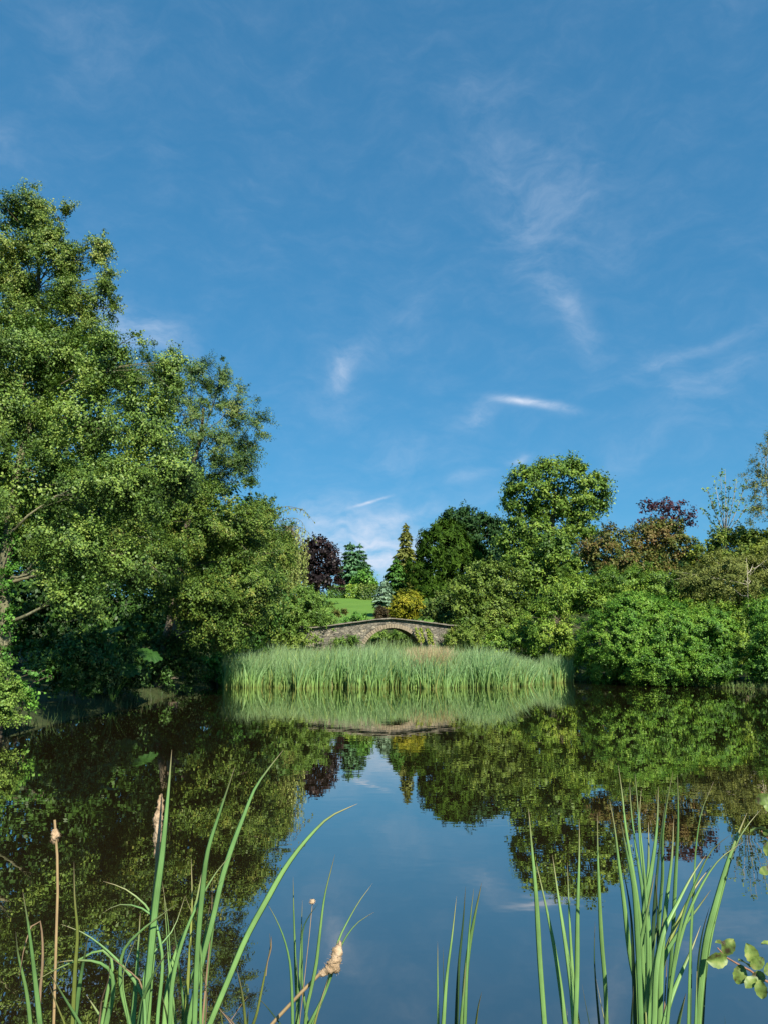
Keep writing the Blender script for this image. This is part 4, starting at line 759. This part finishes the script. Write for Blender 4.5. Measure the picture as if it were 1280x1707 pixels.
def ribbon(pts, wmax, twist0, twist1, seed, tipfrac=.32):
    n = len(pts); t = np.linspace(0, 1, n)
    tan = np.gradient(pts, axis=0); tan /= np.linalg.norm(tan, axis=1, keepdims=True)
    view = pts - np.array([0, 0, HCAM]); view /= np.linalg.norm(view, axis=1, keepdims=True)
    s0 = np.cross(tan, view); s0 /= np.linalg.norm(s0, axis=1, keepdims=True); s1 = np.cross(tan, s0)
    a = np.radians(twist0 + (twist1 - twist0) * t)[:, None]; s = np.cos(a) * s0 + np.sin(a) * s1; nn = np.cross(s, tan)
    ln = np.concatenate([[0], np.cumsum(np.linalg.norm(np.diff(pts, axis=0), axis=1))])
    wd = wmax * np.minimum(1, .04 + (ln / min(.26, ln[-1] * .3))) ** .8 * (1 - .2 * t); wd[0] = wmax * .03
    wd = wd[:, None]; f = np.linspace(-1, 1, 5)
    V = np.stack([pts + s * wd * .5 * k + nn * wd * .05 * abs(k) for k in f], 1)
    # back skin, so that the leaf has its spongy thickness
    Bk = np.stack([pts + s * wd * .5 * k + nn * (wd * .05 * abs(k) - .0007 * (1 - .9 * k * k)) for k in f[1:-1]], 1)
    m = 5; VV = np.concatenate([V, Bk], 1); k = 8; loop = [0, 1, 2, 3, 4, 7, 6, 5]
    i = np.arange(n - 1)[:, None] * k; lo = np.array(loop); lo2 = np.roll(lo, -1)
    Q = np.stack([i + lo[None], i + lo2[None], i + k + lo2[None], i + k + lo[None]], -1).reshape(-1, 4).astype(np.int32)
    al = np.repeat(t, k); acr = np.tile(np.concatenate([f, f[1:-1]]), n)
    return VV.reshape(-1, 3), Q, al, acr
def cattail(label, Y, base_px, conv, blades_, fx, fy, seed, cat='cattail', stalks=(), group='cattails standing in the near shallows'):
    rng = np.random.default_rng(seed)
    bx = P(base_px, 1707, Y).x
    root = empty('cattail_plant', (bx, Y, -.05), label, cat, group)
    def world(pl, dtip, Yb):
        n = len(pl); out = []
        for i, (cx, cy) in enumerate(pl): out.append(P(fx(cx), fy(cy), Yb + dtip * (1 - i / n) ** 1.5))
        return out
    for bl in blades_:
        pl, wpx, mk = bl[:3]; tw = bl[3] if len(bl) > 3 else (rng.uniform(-18, 18), rng.uniform(-40, 40))
        Yb = Y + rng.uniform(-.13, .13); pts = world(pl, rng.uniform(-.14, .10), Yb)
        low = pts[-1]; cut = len(bl) > 4 and bl[4]
        if not cut:
            d = (pts[-1] - pts[-2]).normalized(); sl_ = max(-.8, min(.8, d.x / max(.25, -d.z)))
            tgt = Vector((.55 * (low.x + sl_ * low.z * .5) + .45 * (bx + (low.x - bx) * conv), Y + rng.uniform(-.04, .04), -.05))
            mid = Vector((low.x + sl_ * low.z * .38, low.y * .6 + tgt.y * .4, low.z * .58)).lerp(low.lerp(tgt, .42), .4)
            pts = pts + [mid, tgt]
        p = resample(pts, 80); wm = .87 * wpx * (fx(1) - fx(0)) * pxs(640, 1500, Yb)
        V, Q, al, acr = ribbon(p, wm, tw[0], tw[1], seed)
        mesh_np('leaf', V, Q, M[mk], root, {'along': al, 'across': acr})
    for st in stalks:
        pl, wpx, head, hw = st; Yb = Y + .03; pts = world(pl, 0, Yb); low = pts[-1]
        d = (pts[-1] - pts[-2]).normalized(); sl_ = max(-1.2, min(1.2, d.x / max(.25, -d.z)))
        pts = pts + [Vector((low.x + sl_ * low.z * .36, Yb, low.z * .6)), Vector((low.x + sl_ * low.z * .55, Y, -.05))]
        p = resample(pts, 26); r = wpx * (fx(1) - fx(0)) * pxs(640, 1500, Yb) / 2
        V, Q = tube(p, np.linspace(r * .8, r * 1.1, 26), 8); t = np.repeat(np.linspace(0, 1, 26), 8)
        mesh_np('stalk', V, Q.astype(np.int32), M['stalk'], root, {'along': t, 'across': np.tile(np.linspace(-1, 1, 8), 26)}, smooth=True)
        if head:
            hp = resample(world(head, 0, Yb), 30); n = 18; tt = np.linspace(0, 1, 30); HR = hw * (fx(1) - fx(0)) * pxs(640, 1500, Yb) / 2
            prof = HR * np.clip(np.sin(np.pi * np.clip(tt * .93 + .05, 0, 1)) ** .55, .1, 1); V, Q = tube(hp, prof, n); Vr = V.reshape(30, n, 3); cen = hp[:, None]
            q = rng.random(3) * 50; a = np.arange(n)[None] * 2 * np.pi / n
            f = np.array([[1 + .8 * mnoise.noise(Vector(Vr[i, j]) * (.55 / HR) + Vector(q)) + .5 * mnoise.noise(Vector(Vr[i, j]) * (1.6 / HR) + Vector(q)) + .15 * mnoise.noise(Vector(Vr[i, j]) * (4 / HR)) for j in range(n)] for i in range(30)]); Vr = cen + (Vr - cen) * f[..., None]
            hd = mesh_np('seed_head', Vr.reshape(-1, 3), Q.astype(np.int32), M['fluff'], root, smooth=True)
            m = 300; i = rng.integers(1, 29, m); j = rng.integers(0, n, m); c = Vr[i, j]; o = c - hp[i]; ln = np.linalg.norm(o, axis=1); d = o / (ln[:, None] + 1e-6) + rng.normal(0, .5, (m, 3)) + [0, 0, -.3]
            L = rng.uniform(.4, 1.1, m) * HR * .7; V, Q, _ = leaf_arrays(c + d * L[:, None] * .25, rng.normal(size=(m, 3)), d, L, L * .07, np.zeros(m))
            tf = mesh_np('fluff', V, Q, M['fluff'], hd); tf.location = (0, 0, 0)
A5x, A5y = (lambda c: c * .5156), (lambda c: 1220 + c * .5158)
A6x, A6y = (lambda c: 360 + c * .2793), (lambda c: 1230 + c * .2794)
A3x, A3y = (lambda c: 880 + c * .3125), (lambda c: 1240 + c * .3126)
AMx, AMy = (lambda c: 640 + c * .5), (lambda c: 1220 + c * .5)
cattail('leftmost cattail with a folded brown dead leaf and a thin bare seed stalk', 1.75, 60, .5, [
    ([(75, 518), (95, 640), (110, 760), (130, 944)], 21, 'b'), ([(52, 645), (60, 720), (85, 830), (100, 944)], 18, 'g'),
    ([(62, 800), (88, 670), (108, 622), (128, 612), (137, 660), (138, 760), (130, 850), (128, 944)], 12, 't', (10, 20)),
    ([(165, 785), (210, 860), (260, 944)], 18, 'b'), ([(160, 815), (180, 870), (210, 944)], 14, 'y')],
    A5x, A5y, 200, stalks=[([(178, 285), (182, 330), (187, 420), (182, 700), (175, 944)], 10, [(182, 312), (180, 338), (175, 362)], 24)])
cattail('cattail with a sharply bent leaf lying level, second from the left', 1.7, 130, .5, [
    ([(200, 622), (270, 650), (340, 700), (400, 760), (460, 850), (480, 944)], 16, 'b'), ([(185, 745), (250, 738), (320, 745), (358, 772), (368, 830), (345, 944)], 23, 'b', (-10, 10)),
    ([(95, 820), (150, 785), (260, 735), (335, 708), (360, 730), (350, 830), (330, 944)], 14, 'g'), ([(240, 420), (243, 540), (252, 650), (245, 760), (240, 860), (236, 944)], 17, 'y'),
    ([(285, 670), (265, 780), (240, 944)], 24, 'b'), ([(280, 850), (310, 895), (340, 944)], 24, 'g'), ([(355, 720), (352, 800), (330, 870), (322, 944)], 9, 't')],
    A5x, A5y, 201)
cattail('tallest cattail with a wide upright leaf beside a long pale fluffy seed head', 1.6, 245, .4, [
    ([(557, 58), (545, 200), (525, 400), (505, 550), (490, 700), (475, 850), (465, 944)], 27, 'b', (5, -5)), ([(335, 483), (400, 505), (450, 540), (490, 585), (500, 660), (490, 800), (480, 944)], 17, 'g'),
    ([(330, 588), (380, 560), (440, 563), (490, 590), (520, 680), (510, 944)], 15, 'b'), ([(575, 555), (520, 595), (450, 650), (400, 710), (390, 800), (420, 944)], 16, 'g'),
    ([(455, 585), (445, 750), (430, 944)], 26, 'b', (5, 15)), ([(550, 700), (500, 780), (465, 860), (450, 944)], 18, 'g'), ([(340, 712), (400, 760), (450, 800), (470, 944)], 13, 't'),
    ([(600, 530), (560, 640), (480, 740), (470, 944)], 14, 'b'), ([(440, 670), (400, 780), (420, 944)], 12, 'g')],
    A5x, A5y, 202, stalks=[([(520, 205), (512, 400), (495, 560), (480, 740), (474, 944)], 13, [(524, 200), (518, 250), (513, 300), (509, 350), (505, 410)], 25)])
cattail('cattail clump of many narrow leaves right of the tallest leaf', 1.75, 320, .4, [
    ([(762, 110), (715, 250), (672, 390), (655, 520), (640, 700), (630, 944)], 21, 'b'), ([(918, 58), (865, 125), (830, 175), (790, 270), (720, 470), (690, 600), (650, 760), (610, 944)], 22, 'b'),
    ([(658, 438), (625, 590), (570, 720), (545, 830), (535, 944)], 25, 'g'), ([(752, 393), (700, 455), (660, 520), (600, 650), (560, 800), (550, 944)], 18, 'b'),
    ([(620, 410), (622, 560), (615, 700), (600, 944)], 14, 'y'), ([(710, 470), (690, 640), (670, 800), (660, 944)], 11, 'g'), ([(688, 475), (685, 600), (668, 800), (655, 944)], 9, 't'),
    ([(640, 560), (634, 750), (630, 944)], 10, 'g'), ([(530, 500), (540, 650), (560, 944)], 9, 'g'), ([(525, 480), (545, 620), (555, 800), (570, 944)], 7, 'g'), ([(600, 530), (640, 640), (650, 944)], 12, 'g'),
    ([(682, 808), (640, 865), (590, 944)], 13, 'y'), ([(525, 852), (545, 944)], 15, 'g'), ([(680, 560), (655, 700), (600, 860), (595, 944)], 18, 'b'), ([(560, 600), (580, 760), (600, 944)], 10, 'b'), ([(650, 740), (670, 850), (665, 944)], 8, 't'), ([(690, 870), (750, 944)], 15, 't'), ([(700, 840), (720, 944)], 10, 'y')],
    A5x, A5y, 203)
cattail('cattail with one very long leaf arching right over the blue reflection', 1.65, 330, .4, [
    ([(1157, 232), (1060, 280), (1000, 340), (930, 430), (860, 550), (800, 660), (740, 800), (680, 944)], 23, 'g', (0, 20)), ([(765, 760), (785, 850), (795, 944)], 16, 'y')], A5x, A5y, 204)
cattail('thin cattail with a brown curled leaf tip, bottom middle-left', 1.85, 425, .5, [
    ([(322, 1165), (327, 1240), (300, 1380), (270, 1530), (240, 1665), (225, 1707)], 22, 'y'), ([(333, 1180), (330, 1260), (310, 1340), (300, 1420)], 10, 't', (0, 20), True),
    ([(210, 1520), (150, 1600), (90, 1690)], 14, 't'), ([(240, 1535), (310, 1610), (380, 1700)], 20, 'd'), ([(195, 1620), (190, 1707)], 30, 'g'), ([(30, 1625), (110, 1707)], 22, 't')], A6x, A6y, 205)
cattail('cattail with a bent tan seed head leaning over the water at bottom centre', 1.9, 500, .4, [
    ([(463, 830), (465, 980), (472, 1200), (480, 1450), (495, 1707)], 21, 'g'), ([(518, 968), (512, 1150), (505, 1350), (490, 1707)], 22, 'g'), ([(610, 990), (560, 1060), (525, 1130), (515, 1300), (520, 1500), (550, 1707)], 19, 'b'),
    ([(712, 695), (690, 780), (655, 920), (620, 1180), (600, 1350), (570, 1500), (540, 1640), (535, 1707)], 25, 'g'), ([(305, 980), (360, 1080), (410, 1200), (440, 1320), (455, 1500), (460, 1707)], 22, 'b'),
    ([(935, 870), (860, 970), (790, 1090), (740, 1190), (690, 1390), (620, 1600), (580, 1707)], 24, 'g', (20, 70)), ([(945, 1040), (850, 1100), (770, 1200), (690, 1420), (640, 1550), (560, 1707)], 23, 'b', (20, -30)),
    ([(670, 1440), (620, 1600), (590, 1707)], 34, 'y'), ([(490, 1310), (488, 1500), (480, 1707)], 18, 'g')],
    A6x, A6y, 206, stalks=[([(640, 1390), (600, 1420), (550, 1480), (450, 1580), (345, 1700)], 24, [(742, 1212), (725, 1290), (700, 1360), (655, 1400), (615, 1415)], 62), ([(578, 977), (574, 1050), (556, 1200), (530, 1450), (500, 1707)], 5, [(578, 962), (578, 977), (578, 992)], 30)])
cattail('slim cattail of a few upright leaves at bottom, right of centre', 1.8, 765, .4, [
    ([(178, 700), (178, 800), (180, 974)], 13, 'g'), ([(241, 548), (226, 680), (208, 820), (197, 974)], 17, 'g'), ([(271, 515), (262, 640), (250, 760), (240, 974)], 15, 'd'), ([(324, 503), (300, 620), (278, 750), (262, 974)], 21, 'g'),
    ([(298, 520), (285, 640), (275, 800), (268, 974)], 15, 'b'), ([(325, 866), (312, 920), (305, 974)], 14, 'y'), ([(196, 715), (200, 974)], 8, 'd'), ([(272, 770), (255, 974)], 22, 'g')], AMx, AMy, 207)
cattail('cattail of six well-spaced upright leaves left of the dense right clump', 1.75, 955, .45, [
    ([(0, 345), (15, 520), (40, 800), (60, 1150), (85, 1494)], 33, 'g', (5, 10)), ([(40, 630), (90, 850), (140, 1100), (175, 1330), (195, 1494)], 30, 'g'), ([(127, 590), (165, 850), (200, 1080), (230, 1300), (245, 1494)], 34, 'g'),
    ([(207, 630), (215, 850), (228, 1100), (240, 1300), (250, 1494)], 24, 'g'), ([(271, 400), (270, 600), (262, 900), (258, 1250), (250, 1494)], 31, 'g', (5, 5)), ([(235, 1240), (270, 1494)], 30, 'y'), ([(285, 1280), (325, 1494)], 13, 'd'), ([(205, 1410), (210, 1494)], 15, 'g')], A3x, A3y, 208)
cattail('pair of cattail leaves, one twisted mid-way, just left of the dense right clump', 1.85, 1005, .45, [
    ([(367, 368), (370, 600), (380, 850), (390, 1050), (410, 1300), (415, 1494)], 27, 'g', (0, 80)), ([(355, 945), (352, 1150), (365, 1350), (378, 1494)], 18, 'd'), ([(392, 1080), (410, 1300), (420, 1494)], 30, 'b'), ([(360, 1250), (390, 1400), (410, 1494)], 14, 'y')], A3x, A3y, 209)
cattail('dense right cattail clump, its tallest leaves leaning slightly left', 1.7, 1070, .3, [
    ([(433, 300), (460, 450), (480, 620), (510, 850), (545, 1150), (575, 1300), (600, 1494)], 30, 'g'), ([(478, 108), (500, 270), (515, 420), (560, 700), (600, 1000), (620, 1494)], 26, 'g'), ([(540, 215), (548, 350), (580, 600), (610, 800), (625, 1100), (640, 1494)], 24, 'b'),
    ([(568, 160), (580, 290), (600, 600), (640, 900), (650, 1494)], 18, 'b'), ([(603, 240), (592, 380), (610, 600), (625, 800), (640, 1494)], 22, 'g'), ([(640, 418), (640, 620), (620, 900), (590, 1200), (595, 1494)], 36, 'g'),
    ([(673, 690), (640, 860), (600, 1050), (575, 1250), (585, 1494)], 34, 'g', (0, 10)), ([(693, 228), (685, 450), (655, 680), (620, 880), (600, 1100), (605, 1494)], 36, 'b'), ([(490, 400), (520, 560), (560, 760), (580, 1000), (600, 1494)], 34, 'b'), ([(500, 640), (545, 900), (560, 1200), (570, 1494)], 24, 'd'), ([(620, 940), (640, 1100), (660, 1300), (680, 1494)], 24, 't'), ([(560, 1290), (550, 1494)], 26, 'd'), ([(600, 1100), (620, 1300), (630, 1494)], 22, 'y')], A3x, A3y, 210)
cattail('cattail of straight upright leaves in the middle of the right clump', 1.82, 1105, .3, [
    ([(736, 268), (715, 420), (690, 650), (670, 900), (660, 1200), (655, 1494)], 22, 'd'), ([(771, 148), (740, 300), (715, 500), (715, 700), (700, 900), (690, 1494)], 21, 'g'), ([(795, 158), (798, 430), (785, 700), (770, 1000), (740, 1494)], 23, 'b', (0, 75)),
    ([(775, 400), (765, 600), (735, 850), (715, 1050), (700, 1494)], 34, 'g'), ([(720, 930), (680, 1150), (640, 1350), (600, 1494)], 48, 'b'), ([(760, 1020), (690, 1250), (640, 1494)], 46, 'g'), ([(740, 1150), (720, 1494)], 24, 't'), ([(700, 870), (650, 1200), (620, 1494)], 38, 'g'), ([(680, 700), (690, 1000), (680, 1494)], 26, 'd')], A3x, A3y, 211)
cattail('cattail with broad leaves fanning right out of the right clump', 1.68, 1120, .3, [
    ([(986, 204), (925, 360), (895, 550), (885, 750), (870, 1000), (860, 1300), (855, 1494)], 30, 'b', (-70, 10)), ([(946, 594), (880, 690), (790, 860), (730, 980), (690, 1150), (670, 1494)], 36, 'g'), ([(976, 650), (900, 750), (820, 900), (740, 1090), (700, 1250), (690, 1494)], 32, 'y'),
    ([(973, 779), (900, 880), (800, 1010), (720, 1150), (690, 1300), (680, 1494)], 38, 'b'), ([(919, 970), (860, 1120), (790, 1280), (740, 1420), (725, 1494)], 42, 'g', (10, 10)), ([(1079, 484), (990, 555), (900, 720), (830, 900), (780, 1150), (740, 1494)], 21, 'g'),
    ([(1146, 524), (1030, 605), (900, 800), (800, 1080), (760, 1300), (740, 1494)], 23, 'g'), ([(840, 1330), (800, 1494)], 40, 'g')], A3x, A3y, 212)
cattail('outermost cattail of the right clump with tall leaves bending right', 1.78, 1165, .4, [
    ([(1166, 368), (1110, 500), (1060, 640), (1000, 850), (950, 1050), (920, 1300), (905, 1494)], 42, 'g', (5, 0)), ([(1142, 474), (1080, 620), (1020, 800), (960, 1050), (925, 1494)], 26, 'd'), ([(1242, 348), (1180, 420), (1110, 530), (1040, 760), (970, 1050), (920, 1494)], 20, 'g'),
    ([(966, 868), (930, 1000), (905, 1180), (915, 1494)], 20, 'd'), ([(870, 950), (868, 1200), (860, 1494)], 22, 'd'), ([(900, 1180), (890, 1494)], 28, 'b'), ([(1045, 1450), (1050, 1494)], 6, 'd')], A3x, A3y, 213)

# ------------------------------------------------------------------ alder sapling reaching in from the right edge
def spotted_leaf():
    m, N, L = new_mat('alder_sapling_leaf'); out = N.new('ShaderNodeOutputMaterial'); ge = N.new('ShaderNodeNewGeometry')
    nz = N.new('ShaderNodeTexNoise'); nz.inputs['Scale'].default_value = 45; nz.inputs['Detail'].default_value = 5; L.new(ge.outputs['Position'], nz.inputs['Vector'])
    r = ramp(N, [(.36, (.06, .045, .02)), (.43, (.10, .15, .03)), (.55, (.19, .28, .06)), (.68, (.32, .36, .10)), (.76, (.28, .20, .10))]); L.new(nz.outputs[0], r.inputs[0])
    b = N.new('ShaderNodeBsdfPrincipled'); L.new(r.outputs[0], b.inputs['Base Color']); b.inputs['Roughness'].default_value = .5; t = N.new('ShaderNodeBsdfTranslucent'); L.new(r.outputs[0], t.inputs[0])
    mx = N.new('ShaderNodeMixShader'); mx.inputs[0].default_value = .25; L.new(b.outputs[0], mx.inputs[1]); L.new(t.outputs[0], mx.inputs[2]); L.new(mx.outputs[0], out.inputs[0]); return m
M['sap'] = spotted_leaf()
M['twig'] = simple_mat('sapling_twig', [(.20, .10, .06), (.34, .19, .12)], scale=30, bump=.3)
def sapling():
    Y = 1.75; rng = random.Random(9); b = P(1420, 1707, Y)
    root = empty('alder_sapling', (b.x, 1.75, -.1), 'spotted round-leaved alder twigs poking in at the lower right edge', 'sapling')
    tb = Tubes(); top = P(1400, 1250, Y)
    tb.add([(b.x, Y, -.1), (b.x - .02, Y, .8), P(1425, 1500, Y), top], [.018, .014, .010, .005], 7)
    # twig paths (photo pixels) and the leaves (pixel centre, radius px, tip angle deg, tilt)
    for path in [[(1425, 1560), (1350, 1610), (1285, 1640), (1240, 1612), (1215, 1600), (1195, 1580)], [(1420, 1500), (1350, 1450), (1300, 1420), (1268, 1385)], [(1410, 1400), (1340, 1370), (1290, 1340), (1268, 1320)], [(1420, 1540), (1340, 1570), (1290, 1580)]]:
        p = resample([P(x, y, Y + .02 * i) for i, (x, y) in enumerate(path)], 14); tb.add(p, np.linspace(.005, .0014, 14), 6)
    tb.build('stem', M['twig'], root)
    lv = [(1214, 1578, 17, 55, .2), (1195, 1600, 20, 185, .1), (1251, 1590, 19, 110, .5), (1232, 1625, 18, 250, .6), (1262, 1605, 15, 40, .4), (1265, 1628, 14, 350, .3), (1268, 1650, 16, 270, .8), (1250, 1638, 14, 215, .5), (1287, 1615, 18, 20, .4), (1295, 1655, 20, 300, .5), (1200, 1572, 10, 170, 1.2), (1240, 1605, 14, 150, .9),
          (1272, 1332, 15, 20, .3), (1262, 1382, 16, 190, 1.1), (1285, 1388, 16, 350, .6), (1282, 1345, 14, 300, .7), (1281, 1415, 14, 250, .9), (1275, 1452, 12, 200, 1.0), (1283, 1575, 16, 170, 1.0), (1300, 1440, 18, 60, .4), (1310, 1370, 18, 80, .4), (1340, 1600, 22, 60, .4), (1330, 1470, 20, 260, .4)]
    for px, py, r, ang, tilt in lv:
        s = pxs(px, py, Y); c = P(px, py, Y + rng.uniform(-.03, .03)); a = math.radians(ang); R = r * s * .86
        ax = Vector((math.cos(a), .25 * rng.uniform(-1, 1), math.sin(a))).normalized(); n0 = Vector((rng.uniform(-.8, .8), -1, .4 + rng.uniform(-.5, .7))).normalized(); n0 = (n0 - ax * n0.dot(ax)).normalized()
        bt = ax.cross(n0); n = (n0 * math.cos(tilt) + bt * math.sin(tilt)).normalized(); bt = ax.cross(n)
        Vv, Ff = [], []; K = 9
        for i in range(K + 1):
            t = i / K; wid = R * .70 * math.sin(math.pi * min(1, t * .94 + .05)) ** .62
            for f in (-1, -.5, 0, .5, 1):
                ser = 1 + (.07 if i % 2 else -.03) * (abs(f) == 1)
                q = c + ax * R * (2 * t - 1) + bt * wid * f * ser + n * (R * (.20 * abs(f) ** 1.3 - .22 * (2 * t - 1) ** 2 + (.05 * math.sin(t * 18) * abs(f)))); Vv.append(tuple(q))
        for i in range(K):
            for j in range(4): Ff.append((i * 5 + j, i * 5 + j + 1, i * 5 + j + 6, i * 5 + j + 5))
        mesh_np('leaf', Vv, Ff, M['sap'], root, smooth=True)
sapling()
